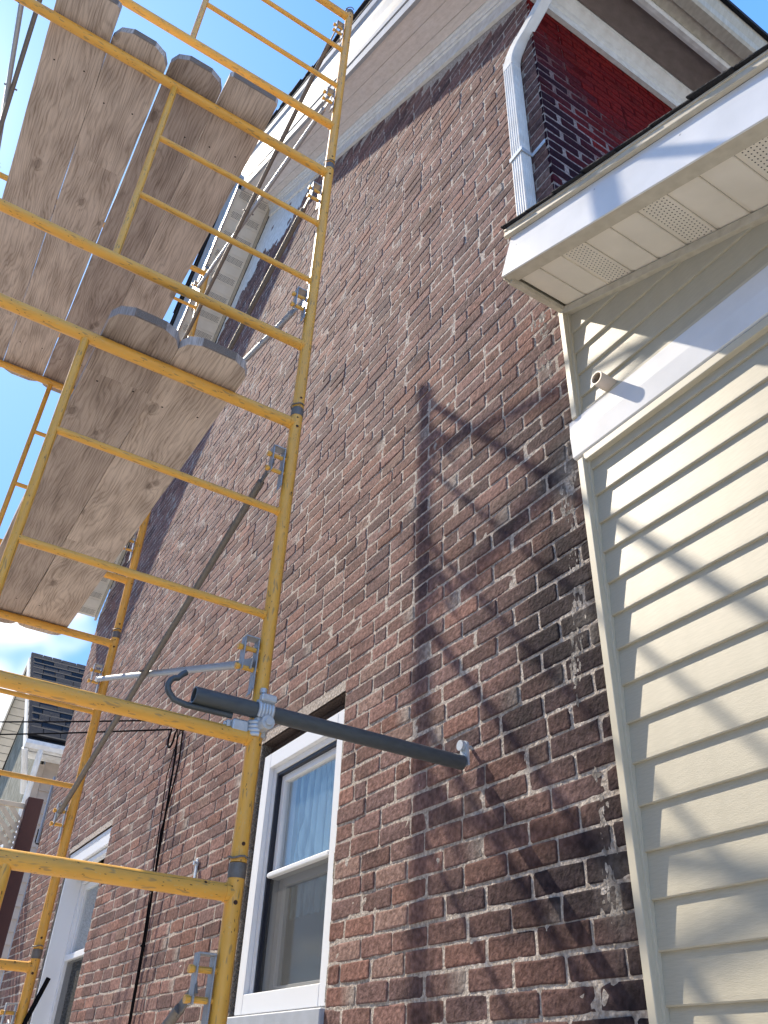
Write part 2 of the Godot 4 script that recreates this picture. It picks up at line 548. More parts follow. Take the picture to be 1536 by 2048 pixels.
# how large something of this width and height shows in the picture, 0 outside it
func shown(at: Vector3, n: Vector3, size: float) -> float:
	var d := at - cam.position
	var q := cam.basis.inverse() * d
	if q.z > -0.1: return 0.0
	if absf(q.x / q.z) > 0.49 or absf(q.y / q.z) > 0.65: return 0.0
	return size * absf(d.normalized().dot(n)) / d.length_squared()


func wall_sheet(b: Mesher, o: Vector3, ux: Vector3, n: Vector3, xs: Array, ys: Array, keep: Callable, depth: float, tint: Callable) -> void:
	var idx := {}
	for j in ys.size() - 1:
		for i in xs.size() - 1:
			if not keep.call((xs[i] + xs[i + 1]) * 0.5, (ys[j] + ys[j + 1]) * 0.5): continue
			var q := []
			for t in [[i, j], [i + 1, j], [i + 1, j + 1], [i, j + 1]]:
				var k: int = t[1] * 4096 + t[0]
				if not idx.has(k):
					var x: float = xs[t[0]]
					var y: float = ys[t[1]]
					var z := depth + 0.0012 * nz.get_noise_2d(x * 90.0, y * 90.0) + 0.0007 * nz.get_noise_2d(x * 9.0 + 50.0, y * 9.0) + 0.007 * maxf(0.0, nz.get_noise_2d(x * 70.0 + 30.0, y * 110.0) - 0.38)
					b.col = tint.call(x, y)
					idx[k] = b.vtx(o + ux * x + Vector3.UP * y + n * z, n)
				q.append(idx[k])
			b.tri(q[0], q[1], q[2]); b.tri(q[0], q[2], q[3])
	b.col = Color.WHITE


func steps(a: float, z: float, step: float, marks: Array) -> Array:
	var out := []
	var all := [a, z]
	for m in marks:
		if m > a and m < z: all.append(m)
	all.sort()
	for k in all.size() - 1:
		var n := maxi(1, roundi((all[k + 1] - all[k]) / step))
		for i in n: out.append(lerpf(all[k], all[k + 1], float(i) / n))
	out.append(z)
	return out


func build_brick_house() -> void:
	var house := thing("brick_house", "gabled brown brick house with red painted side wall and white raking eaves", "house", P(WALL_R, -H, 0))
	# --- the gable wall: a sheet of mortar with bricks standing proud of it
	var marks_x := []
	var marks_y := []
	for w: Rect2 in WINDOWS:
		marks_x += [w.position.x, w.end.x]; marks_y += [w.position.y, w.end.y]
	var b := Mesher.new()
	var open := func(x: float, y: float) -> bool:
		for w: Rect2 in WINDOWS:
			if w.has_point(Vector2(x, y)): return false
		return y < rake_low(x) + 0.12
	wall_sheet(b, P(0, 0, 0), Vector3.RIGHT, Vector3.BACK, steps(WALL_L, -4.0, 0.045, marks_x) + steps(-4.0, WALL_R, 0.017, marks_x).slice(1), steps(-H, -0.3, 0.06, marks_y) + steps(-0.3, 2.6, 0.017, marks_y).slice(1) + steps(2.6, 7.7, 0.045, marks_y).slice(1), open, -0.0013,
		func(x: float, y: float) -> Color: return Color(0.80, 0.72, 0.63).lerp(Color(0.64, 0.58, 0.52), 0.5 + 0.5 * nz.get_noise_2d(x * 4.0, y * 4.0)).lerp(Color(0.10, 0.09, 0.085), soot(x, y) * 0.3 * clampf(0.5 + nz.get_noise_2d(x * 7.0, y * 7.0), 0.0, 1.0)))
	var wall := part("gable_wall", b, mats.mortar, house, "brown brick gable wall, sooty at its right end")
	var list := []   # [corner, along, out, width, height, proud, tone, red]
	var ch := 0.0672
	var first := 0.166 - 27.0 * ch
	var k := -1
	while first + k * ch < 7.6:
		k += 1
		var y := first + k * ch
		var spans := [[WALL_L, WALL_R - 0.001]]
		for w: Rect2 in WINDOWS:
			if y + ch > w.position.y + 0.01 and y < w.end.y - 0.01:
				var cutup := []
				for s in spans:
					if w.position.x > s[0] and w.end.x < s[1]:
						cutup.append([s[0], w.position.x + rng.randf_range(-0.004, 0.004)]); cutup.append([w.end.x + rng.randf_range(-0.004, 0.004), s[1]])
					else:
						cutup.append(s)
				spans = cutup
		var course := rng.randf_range(-0.0015, 0.0015)
		for s in spans:
			# laid from the right end, alternate courses begin with a header
			var x: float = s[1]
			var starts := k % 2 == 0
			while x > s[0] + 0.03:
				var w := rng.randf_range(0.195, 0.206)
				if starts or rng.randf() < 0.09: w = rng.randf_range(0.092, 0.100)
				starts = false
				if x - w < s[0] + 0.05: w = x - s[0]
				var mid := x - w * 0.5
				if y < minf(rake_low(x), rake_low(x - w)) + 0.02:
					var gap := rng.randf_range(0.0085, 0.0125)
					var wave := 0.0022 * nz.get_noise_2d(mid * 1.6, y * 0.4 + 80.0)
					list.append([P(x - w, y + course + wave * 2.0 + rng.randf_range(0.0, 0.0016), 0), Vector3.RIGHT, Vector3.BACK, w - gap, ch - rng.randf_range(0.0088, 0.0125), 0.0008 + 0.0036 * pow(rng.randf(), 3.0), brick_tone(), -1.0])
				x -= w
	# --- the red painted side wall round the corner
	var side := Mesher.new()
	wall_sheet(side, P(WALL_R, 0, 0), Vector3.FORWARD, Vector3.RIGHT, steps(0.0, 7.6, 0.06, []), steps(1.5, 5.0, 0.05, []), func(_x, _y): return true, -0.0012,
		func(x: float, y: float) -> Color:
			var painted := smoothstep(3.7, 4.6, y + 0.9 * x + 0.5 * nz.get_noise_2d(x * 6.0, y * 9.0))  # painted joints get a darker red, joint shadow put into the colour
			return Color(0.44, 0.37, 0.355).lerp(Color(0.12, 0.007, 0.006), painted))
	var red_wall := part("side_wall", side, mats.mortar, house, "side wall painted dark red, paint worn off its mortar joints near the corner")
	var red_list := []
	k = roundi((1.5 - first) / ch)
	while first + k * ch < 4.93:
		var y := first + k * ch
		var z := 0.0
		var starts := k % 2 == 1
		while z < 7.4:
			var w := 0.095 if starts or rng.randf() < 0.08 else rng.randf_range(0.195, 0.206)
			starts = false
			var dark := clampf(1.05 - 0.9 * smoothstep(0.0, 0.55, z + 0.25 * rng.randf()) - smoothstep(4.0, 4.7, y), 0.0, 0.95)
			red_list.append([P(WALL_R, y, -z - (0.011 if z > 0.0 else 0.0)), Vector3.FORWARD, Vector3.RIGHT, w - 0.012, ch - 0.0118, rng.randf_range(0.0, 0.002), Color.WHITE, dark])
			z += w
		k += 1
	# the 300 that show largest are bricks of their own, the rest are one part
	var rank := []
	for q in list: rank.append([shown(q[0] + q[1] * q[3] * 0.5, q[2], q[3] * q[4]), q, wall])
	for q in red_list: rank.append([shown(q[0] + q[1] * q[3] * 0.5, q[2], q[3] * q[4]) * 0.5, q, red_wall])
	rank.sort_custom(func(a, c): return a[0] > c[0])
	var rest := {wall: Mesher.new(), red_wall: Mesher.new()}
	for i in rank.size():
		var q: Array = rank[i][1]
		if i < 300 and rank[i][0] > 0.0:
			var one := Mesher.new()
			brick(one, q[0], q[1], q[2], q[3], q[4], q[5], q[6], q[7])
			part("brick", one, mats.brick, rank[i][2])
		else:
			brick(rest[rank[i][2]], q[0], q[1], q[2], q[3], q[4], q[5], q[6], q[7])
	for w in rest:
		part("small_bricks", rest[w], mats.brick, w).set_meta("kind", "stuff")
	# --- the body of the house behind: inner faces, far walls, so that it is dark inside
	b = Mesher.new()
	var coarse := func(x: float, y: float) -> bool: return open.call(x, y)
	wall_sheet(b, P(0, 0, -0.20), Vector3.RIGHT, Vector3.FORWARD, steps(WALL_L, WALL_R, 0.4, marks_x), steps(-H, 7.6, 0.2, marks_y), coarse, 0.0, func(_x, _y): return Color(0.3, 0.28, 0.25))
	part("inner_wall", b, mats.room, house)
	b = Mesher.new()
	b.box(P(WALL_L - 0.06, 1.3, -3.8), Vector3(0.1, 2.0 * (1.3 + H), 7.56))
	b.box(P((WALL_L + WALL_R) * 0.5, 1.6, -7.62), Vector3(WALL_R - WALL_L, 6.4, 0.1))
	b.box(P(WALL_R - 0.12, 1.6, -3.8), Vector3(0.2, 6.4, 7.5))
	part("far_wall", b, mats.brick, house)
	b = Mesher.new()
	b.box(P(-5.2, 1.62, -1.0), Vector3(7.2, 0.04, 1.5)); b.box(P(-5.2, 0.3, -1.7), Vector3(7.2, 4.0, 0.04))
	part("room", b, mats.room, house)
	# --- ragged mortar round the openings
	for w: Rect2 in WINDOWS:
		for sx in [w.position.x, w.end.x]:
			b = Mesher.new()
			var y := w.position.y
			while y < w.end.y:
				var s := rng.randf_range(0.05, 0.09)
				var inward := 1.0 if sx == w.position.x else -1.0
				b.box(P(sx + inward * rng.randf_range(-0.004, 0.005), y + s * 0.5, -0.1), Vector3(rng.randf_range(0.018, 0.03), s * 1.1, 0.19 + rng.randf_range(0, 0.006)), 0.005)
				y += s
			part("reveal", b, mats.parge, wall)
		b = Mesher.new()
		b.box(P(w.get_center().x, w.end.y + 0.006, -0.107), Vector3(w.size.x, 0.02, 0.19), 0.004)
		part("lintel", b, mats.shadowed_brick, wall)  # underside coloured dark as if in shadow
	# lime run down the bricks beside the wing's corner
	b = Mesher.new()
	var flake := func(fb: Mesher, x: float, y: float, rx: float, ry: float) -> void:
		for w: Rect2 in WINDOWS:
			if w.grow(0.03).has_point(Vector2(x, y)): return
		var z := rng.randf_range(0.0026, 0.0034)
		var c := fb.vtx(P(x, y, z), Vector3.BACK)
		var m := 9
		for k2 in m:
			var g2 := rng.randf_range(0.45, 1.1)
			fb.vtx(P(x + rx * g2 * cos(TAU * k2 / m), y + ry * g2 * sin(TAU * k2 / m), -0.0005), Vector3.BACK)
		for k2 in m: fb.tri(c, c + 1 + k2, c + 1 + (k2 + 1) % m)
	for j in 420:
		var y := rng.randf_range(0.30, 2.5)
		var x := -1.525 + 0.022 * sin(y * 5.0) + rng.randfn() * 0.017
		if nz.get_noise_2d(x * 14.0, y * 5.0 + 4.0) < -0.08: continue
		b.col = Color(0.66, 0.62, 0.57) * rng.randf_range(0.4, 1.0)
		flake.call(b, x, y, rng.randf_range(0.004, 0.016), rng.randf_range(0.010, 0.040))
	for j in 70:
		b.col = Color(0.80, 0.75, 0.69) * rng.randf_range(0.6, 1.0)
		flake.call(b, rng.randf_range(-4.8, -1.45), rng.randf_range(0.0, 3.8), rng.randf_range(0.006, 0.024), rng.randf_range(0.008, 0.026))
	part("lime_marks", b, mats.mortar, wall).set_meta("kind", "stuff")
	build_windows(house)
	build_rakes(house)
	build_side_eave(house)
	build_downspout(house)


func frame(b: Mesher, r: Rect2, t: float, z0: float, z1: float, bev := 0.003) -> void:
	var zc := (z0 + z1) * 0.5
	var d := absf(z1 - z0)
	b.box(P(r.position.x + t * 0.5, r.get_center().y, zc), Vector3(t, r.size.y, d), bev)
	b.box(P(r.end.x - t * 0.5, r.get_center().y, zc), Vector3(t, r.size.y, d), bev)
	b.box(P(r.get_center().x, r.end.y - t * 0.5, zc), Vector3(r.size.x - 2.0 * t - 0.001, t, d), bev)
	b.box(P(r.get_center().x, r.position.y + t * 0.5, zc), Vector3(r.size.x - 2.0 * t - 0.001, t, d), bev)


func build_windows(house: Node3D) -> void:
	# near window: white casing, two sashes, insect screen over the lower one
	var b := Mesher.new()
	frame(b, Rect2(-3.70, 0.243, 0.803, 1.08), 0.072, -0.16, -0.014)
	var win := part("window", b, mats.vinyl, house, "white double hung window behind the near scaffold post")
	b = Mesher.new()
	frame(b, Rect2(-3.626, 0.262, 0.655, 0.99), 0.028, -0.155, -0.036)
	part("window_frame", b, mats.vinyl, win)
	b = Mesher.new()
	frame(b, Rect2(-3.596, 0.285, 0.595, 0.938), 0.014, -0.075, -0.043, 0.0)
	part("dark_frame", b, mats.window_dark, win)  # narrow dark frame inside the white window frame
	b = Mesher.new()
	frame(b, Rect2(-3.580, 0.755, 0.563, 0.455), 0.033, -0.095, -0.062)
	b.box(P(-3.30, 0.768, -0.050), Vector3(0.56, 0.022, 0.028), 0.006)
	part("upper_sash", b, mats.vinyl, win)
	b = Mesher.new()
	frame(b, Rect2(-3.578, 0.300, 0.559, 0.470), 0.045, -0.135, -0.100)
	part("lower_sash", b, mats.vinyl, win)
	b = Mesher.new()
	b.box(P(-3.30, 0.985, -0.080), Vector3(0.52, 0.41, 0.004))
	part("pane", b, mats.glass, win)
	b = Mesher.new()
	b.box(P(-3.30, 0.535, -0.118), Vector3(0.50, 0.40, 0.004))
	part("pane", b, mats.glass, win)
	b = Mesher.new()
	b.quad(P(-3.578, 0.300, -0.058), P(-3.018, 0.300, -0.058), P(-3.018, 0.757, -0.058), P(-3.578, 0.757, -0.058), Vector3.BACK)
	part("insect_screen", b, mats.screen, win)
	b = Mesher.new()
	b.box(P(-3.31, 0.205, -0.06), Vector3(0.845, 0.062, 0.16), 0.006)
	part("sill", b, mats.grey_metal, win)
	b = Mesher.new()
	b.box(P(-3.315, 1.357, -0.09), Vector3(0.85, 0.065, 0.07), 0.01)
	part("head_gap_shadow", b, mats.shadowed_brick, win)  # dark block painted as the shadowed gap over the casing
	# far window
	b = Mesher.new()
	frame(b, Rect2(-7.52, -0.15, 1.195, 1.675), 0.03, -0.18, -0.012)
	b.box(P(-6.92, 1.455, -0.03), Vector3(1.13, 0.09, 0.03), 0.006)
	b.box(P(-6.92, 1.385, -0.06), Vector3(1.13, 0.04, 0.05), 0.006)
	var far := part("window", b, mats.vinyl, house, "white sash window with deep jamb behind the far scaffold frame")
	b = Mesher.new()
	frame(b, Rect2(-7.488, -0.10, 1.13, 1.46), 0.05, -0.21, -0.14)
	part("window_frame", b, mats.vinyl, far)
	b = Mesher.new()
	frame(b, Rect2(-7.436, 0.745, 1.025, 0.56), 0.045, -0.20, -0.165)
	b.box(P(-6.92, 0.772, -0.152), Vector3(1.02, 0.045, 0.03), 0.005)
	part("upper_sash", b, mats.vinyl, far)
	b = Mesher.new()
	b.box(P(-6.92, 1.03, -0.185), Vector3(0.94, 0.47, 0.004))
	part("pane", b, mats.glass, far)
	b = Mesher.new()
	b.quad(P(-7.436, -0.06, -0.165), P(-6.41, -0.06, -0.165), P(-6.41, 0.75, -0.165), P(-7.436, 0.75, -0.165), Vector3.BACK)
	part("insect_screen", b, mats.screen, far)
	# added sheets behind the panes, coloured like the reflections seen in them
	b = Mesher.new()
	var n := 180
	for i in n + 1:
		for j in 9:
			var u := float(i) / n
			var y := lerpf(0.60, 1.30, j / 8.0)
			var ph := u * 58.0 + 2.3 * sin(y * 8.0 + u * 7.0) + 0.9 * sin(y * 21.0 + u * 15.0)
			var amp := 0.010 + 0.005 * sin(u * 23.0)
			b.col = Color(0.05, 0.11, 0.15).lerp(Color(0.34, 0.52, 0.60), smoothstep(-0.3, 0.7, sin(ph * 0.93 + 0.6)))  # light and dark stripes imitate a wavy reflection in the pane
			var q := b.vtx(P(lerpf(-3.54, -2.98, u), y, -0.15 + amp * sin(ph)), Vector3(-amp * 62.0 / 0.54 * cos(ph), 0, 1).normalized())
			if i > 0 and j > 0:
				b.tri(q - 10, q - 1, q); b.tri(q - 10, q, q - 9)
	single("reflection_sheet", b, mats.reflection_sheet, "added pleated sheet behind the upper pane of the near window, its stripes painted as a wavy reflection", "reflection_sheet")
	b = Mesher.new()
	b.box(P(-6.92, 1.08, -0.27), Vector3(1.0, 0.62, 0.004))  # added sheet, green like the trees reflected in the pane
	single("green_reflection_sheet", b, mats.green_reflection, "added dark green sheet behind the upper pane of the far window, standing in for a reflection", "reflection_panel")


# a profile of (z, height above the soffit line) swept along one rake from x0 to x1
func rake_sweep(b: Mesher, prof: Array, x0: float, x1: float) -> void:
	var right := x0 >= PEAK.x - 0.001 and x1 >= PEAK.x - 0.001
	var s := -SR if right else SL
	var y0 := rake_low(x0) + 0.187
	var pts := PackedVector2Array()
	for q in prof: pts.push_back(Vector2(q[0], q[1]))
	b.sweep(pts, P(x0, y0, 0), Vector3.BACK, Vector3.UP, Vector3(x1 - x0, s * (x1 - x0), 0))


func build_rakes(house: Node3D) -> void:
	var xr := -0.86
	var xl := -9.14
	var px := PEAK.x
	# right rake, painted wood
	var b := Mesher.new()
	rake_sweep(b, [[0.002, -0.187], [0.024, -0.187], [0.024, -0.075], [0.034, -0.070], [0.034, -0.045], [0.046, -0.036], [0.052, -0.014], [0.064, -0.006], [0.064, 0.02], [0.002, 0.02]], px, xr)
	part("frieze", b, mats.trim_paint, house)
	for z in [[0.066, 0.126], [0.1285, 0.233], [0.2355, 0.345]]:
		b = Mesher.new()
		rake_sweep(b, [[z[0], 0.0], [z[1], 0.0], [z[1], 0.02], [z[0], 0.02]], px, xr)
		part("soffit_board", b, mats.soffit_wood, house)
	b = Mesher.new()
	rake_sweep(b, [[0.03, 0.024], [0.345, 0.024], [0.345, 0.04], [0.03, 0.04]], px, xr)
	part("soffit_backing", b, mats.hole, house)
	b = Mesher.new()
	rake_sweep(b, [[0.346, -0.012], [0.371, -0.012], [0.371, 0.09], [0.346, 0.09]], px, xr)
	part("fascia", b, mats.crown, house)
	b = Mesher.new()
	rake_sweep(b, [[0.346, 0.096], [0.380, 0.096], [0.384, 0.14], [0.396, 0.165], [0.410, 0.20], [0.426, 0.27], [0.446, 0.315], [0.458, 0.325], [0.458, 0.415], [0.346, 0.415]], px, xr)
	part("crown_moulding", b, mats.crown, house)
	# left rake, vented vinyl
	b = Mesher.new()
	rake_sweep(b, [[0.002, -0.030], [0.030, -0.030], [0.030, 0.0], [0.002, 0.0]], px, xl)
	part("soffit_channel", b, mats.cream_dirty, house)
	b = Mesher.new()
	rake_sweep(b, [[0.398, -0.02], [0.412, -0.02], [0.412, 0.30], [0.398, 0.30]], px, xl)
	part("fascia", b, mats.crown, house)
	b = Mesher.new()
	rake_sweep(b, [[0.398, 0.302], [0.412, 0.302], [0.440, 0.35], [0.440, 0.415], [0.398, 0.415]], px, xl)
	part("crown_moulding", b, mats.crown, house)
	b = Mesher.new()
	rake_sweep(b, [[0.004, 0.022], [0.397, 0.022], [0.397, 0.04], [0.004, 0.04]], px, xl)
	part("soffit_backing", b, mats.hole, house)
	var run := sqrt(1.0 + SL * SL)
	var along := Vector3(-1, -SL, 0) / run
	var down := Vector3(-SL, 1, 0).normalized() * -1.0
	down = Vector3(SL, -1, 0).normalized()
	var s := 0.0
	var i := 0
	while s < (px - xl) * run - 0.1:
		var o := P(px, rake_low(px) + 0.187, 0) + along * s
		b = Mesher.new()
		# a panel with a stepped seam
		b.box(o + along * 0.049 + Vector3(0, 0, 0.214) - down * 0.006, Vector3(0.094, 0.008, 0.366), 0.002, Basis(along, -down, along.cross(-down)))
		b.box(o + along * 0.101 + Vector3(0, 0, 0.214) - down * 0.010, Vector3(0.018, 0.008, 0.366), 0.0, Basis(along, -down, along.cross(-down)))
		var panel := part("soffit_panel", b, mats.soffit, house)
		if i % 2 == 0:
			b = Mesher.new()
			for u in 5:
				for v in 20:
					b.disc(o + along * (0.022 + 0.0135 * u) + Vector3(0, 0, 0.06 + 0.0155 * v + (0.0077 if u % 2 else 0.0)) + down * 0.0002, down, 0.0046, 5)
			part("vent_holes", b, mats.hole, panel).set_meta("kind", "stuff")
		s += 0.108
		i += 1
	# roof
	b = Mesher.new()
	var th := 0.05
	for q in [[px, xr, -SR], [px, xl, SL]]:
		var y0: float = rake_low(px) + 0.187 + 0.417
		b.sweep(PackedVector2Array([Vector2(-7.9, 0), Vector2(0.462, 0), Vector2(0.462, th), Vector2(-7.9, th)]), P(q[0], y0, 0), Vector3.BACK, Vector3.UP, Vector3(q[1] - q[0], q[2] * (q[1] - q[0]), 0))
	b.col = Color.WHITE
	var roof := part("roof", b, mats.shingle, house)
	for q in [[xr - 0.02, 1.0, SR], [xl + 0.02, -1.0, SL]]:
		var dirn := Vector3(-q[1], q[2], 0).normalized()
		var nrm := Vector3(q[2] * q[1], 1, 0).normalized()
		var total: float = absf(q[0] - px) * sqrt(1.0 + q[2] * q[2])
		var d := 0.0
		while d < total - 0.05:
			b = Mesher.new()
			var t := rng.randf_range(0.8, 1.3)
			b.col = Color(t, t, t)
			var x: float = q[0] - q[1] * d / sqrt(1.0 + q[2] * q[2])
			var o := P(x, rake_low(x) + 0.187 + 0.417 + th * 1.0, 0)
			var tilt := Basis(dirn, nrm, dirn.cross(nrm)).rotated(Vector3.BACK, 0.07 * q[1])
			b.box(o + dirn * 0.075 + nrm * 0.012 + Vector3(0, 0, 0.33 + rng.randf_range(-0.006, 0.008)), Vector3(0.165, 0.012, 0.30), 0.002, tilt)
			part("shingle", b, mats.shingle, roof)
			d += 0.142
	# patches of old white paint on the bricks below the left rake's foot of the gable
	b = Mesher.new()
	for j in 140:
		var x := lerpf(-6.4, -4.05, j / 139.0)
		var deep := 0.58 * smoothstep(-6.4, -5.2, x) * (1.0 - smoothstep(-4.9, -4.05, x)) + 0.10 * nz.get_noise_1d(x * 16.0) + 0.05 * nz.get_noise_1d(x * 60.0)
		var top := rake_low(x) + 0.08
		var low := top - 0.08 - maxf(deep, 0.0)
		b.vtx(P(x, top, 0.0040), Vector3.BACK); b.vtx(P(x, low, 0.0040), Vector3.BACK); b.vtx(P(x, low - 0.004, -0.004), Vector3(0, -0.5, 0.8).normalized())
		if j > 0:
			var q := b.V.size() - 6
			for t in 2:
				b.tri(q + t, q + t + 1, q + t + 4); b.tri(q + t, q + t + 4, q + t + 3)
	part("old_paint", b, mats.trim_paint, house)


func build_side_eave(house: Node3D) -> void:
	var z0 := 0.33
	var lenz := Vector3(0, 0, -7.9)
	var b := Mesher.new()
	var sw := func(b: Mesher, pts: Array) -> void:
		var a := PackedVector2Array()
		for q in pts: a.push_back(Vector2(q[0], q[1]))
		b.sweep(a, P(0, 0, z0), Vector3.RIGHT, Vector3.UP, lenz)
	b = Mesher.new()
	var flat := PackedVector2Array([Vector2(-1.374, 4.775), Vector2(-1.350, 4.775), Vector2(-1.350, 4.86), Vector2(-1.338, 4.868), Vector2(-1.334, 4.895), Vector2(-1.312, 4.912), Vector2(-1.296, 4.945), Vector2(-1.286, 4.95), Vector2(-1.286, 4.97), Vector2(-1.374, 4.97)])
	b.sweep(flat, P(0, 0, -0.012), Vector3.RIGHT, Vector3.UP, lenz)
	part("frieze", b, mats.trim_paint, house)
	b = Mesher.new()
	sw.call(b, [[-1.283, 4.955], [-1.118, 4.955], [-1.118, 4.972], [-1.283, 4.972]])
	part("soffit_board", b, mats.soffit_dark, house)
	b = Mesher.new()
	sw.call(b, [[-1.116, 4.93], [-1.100, 4.924], [-1.078, 4.924], [-1.066, 4.934], [-1.066, 4.975], [-1.116, 4.975]])
	part("bead", b, mats.trim_paint, house)
	b = Mesher.new()
	sw.call(b, [[-1.064, 4.957], [-1.005, 4.957], [-1.005, 4.975], [-1.064, 4.975]])
	part("soffit_board", b, mats.cream_dirty, house)
	b = Mesher.new()
	sw.call(b, [[-1.003, 4.948], [-0.945, 4.945], [-0.930, 4.958], [-0.918, 5.00], [-0.895, 5.03], [-0.885, 5.06], [-0.885, 5.085], [-1.003, 5.085]])
	part("gutter", b, mats.gutter, house)


func build_downspout(house: Node3D) -> void:
	# a ribbed rectangular section
	var prof := PackedVector2Array()
	var w := 0.068
	var d := 0.056
	for s in [[Vector2(-w, -d), Vector2(w, -d)], [Vector2(w, -d), Vector2(w, d)], [Vector2(w, d), Vector2(-w, d)], [Vector2(-w, d), Vector2(-w, -d)]]:
		var a: Vector2 = s[0] * 0.5
		var c: Vector2 = s[1] * 0.5
		var inward := (c - a).orthogonal().normalized()
		if inward.dot(a) > 0.0: inward = -inward
		for i in 10:
			prof.push_back(a.lerp(c, (i + 0.15) / 10.0) + (inward * 0.003 if i % 2 else Vector2.ZERO))
			prof.push_back(a.lerp(c, (i + 0.85) / 10.0) + (inward * 0.003 if i % 2 else Vector2.ZERO))
	var b := Mesher.new()
	b.sweep(prof, P(-1.511, 2.58, 0.038), Vector3.RIGHT, Vector3.FORWARD, Vector3(0, 1.72, 0))
	var ds := part("downspout", b, mats.white_paint, house, "ribbed white downspout with elbow at the brick corner")
	b = Mesher.new()
	var pts := []
	var a0 := P(-1.511, 4.295, 0.038)
	for i in 15:
		var t := i / 14.0
		var ang := t * 0.76
		pts.append(a0 + Vector3(0.30 * (1.0 - cos(ang)), 0.30 * sin(ang) - 0.08, -0.02 * t * t))
	var dirn := Vector3(sin(0.76), cos(0.76), -0.12).normalized()
	pts.append(pts[-1] + dirn * 0.55)
	for i in pts.size() - 1:
		var t: Vector3 = (pts[i + 1] - pts[i]).normalized()
		var sx := t.cross(Vector3.BACK).normalized()
		var grow := 0.004 if i < pts.size() - 2 else 0.0
		b.box((pts[i] + pts[i + 1]) * 0.5, Vector3(w + grow, (pts[i + 1] - pts[i]).length() + 0.008, d + grow), 0.006, Basis(sx, t, sx.cross(t)))
	part("elbow", b, mats.white_paint, ds)
	b = Mesher.new()
	b.box(P(-1.511, 3.44, 0.069), Vector3(0.084, 0.026, 0.003)); b.box(P(-1.474, 3.44, 0.036), Vector3(0.003, 0.026, 0.066)); b.box(P(-1.548, 3.44, 0.036), Vector3(0.003, 0.026, 0.066))
	b.box(P(-1.430, 3.435, 0.007), Vector3(0.085, 0.028, 0.003), 0.001)
	b.disc(P(-1.405, 3.435, 0.010), Vector3.BACK, 0.006)
	part("strap", b, mats.zinc, ds)
	# the grey pipe at the far corner
	b = Mesher.new()
	b.box(P(WALL_L - 0.16, 0.15, -0.06), Vector3(0.09, 3.5, 0.075), 0.012)
	var far := part("downspout", b, mats.grey_metal, house, "grey downspout at the far corner of the brick house")
	b = Mesher.new()
	b.box(P(WALL_L - 0.16, 2.0, -0.05), Vector3(0.12, 0.16, 0.12), 0.02)
	part("collar", b, mats.wire, far)
	b = Mesher.new()
	b.path([P(WALL_L - 0.03, 1.9, 0.012), P(WALL_L - 0.03, 2.55, 0.012)], 0.013, 8)
	part("conduit", b, mats.grey_metal, far)


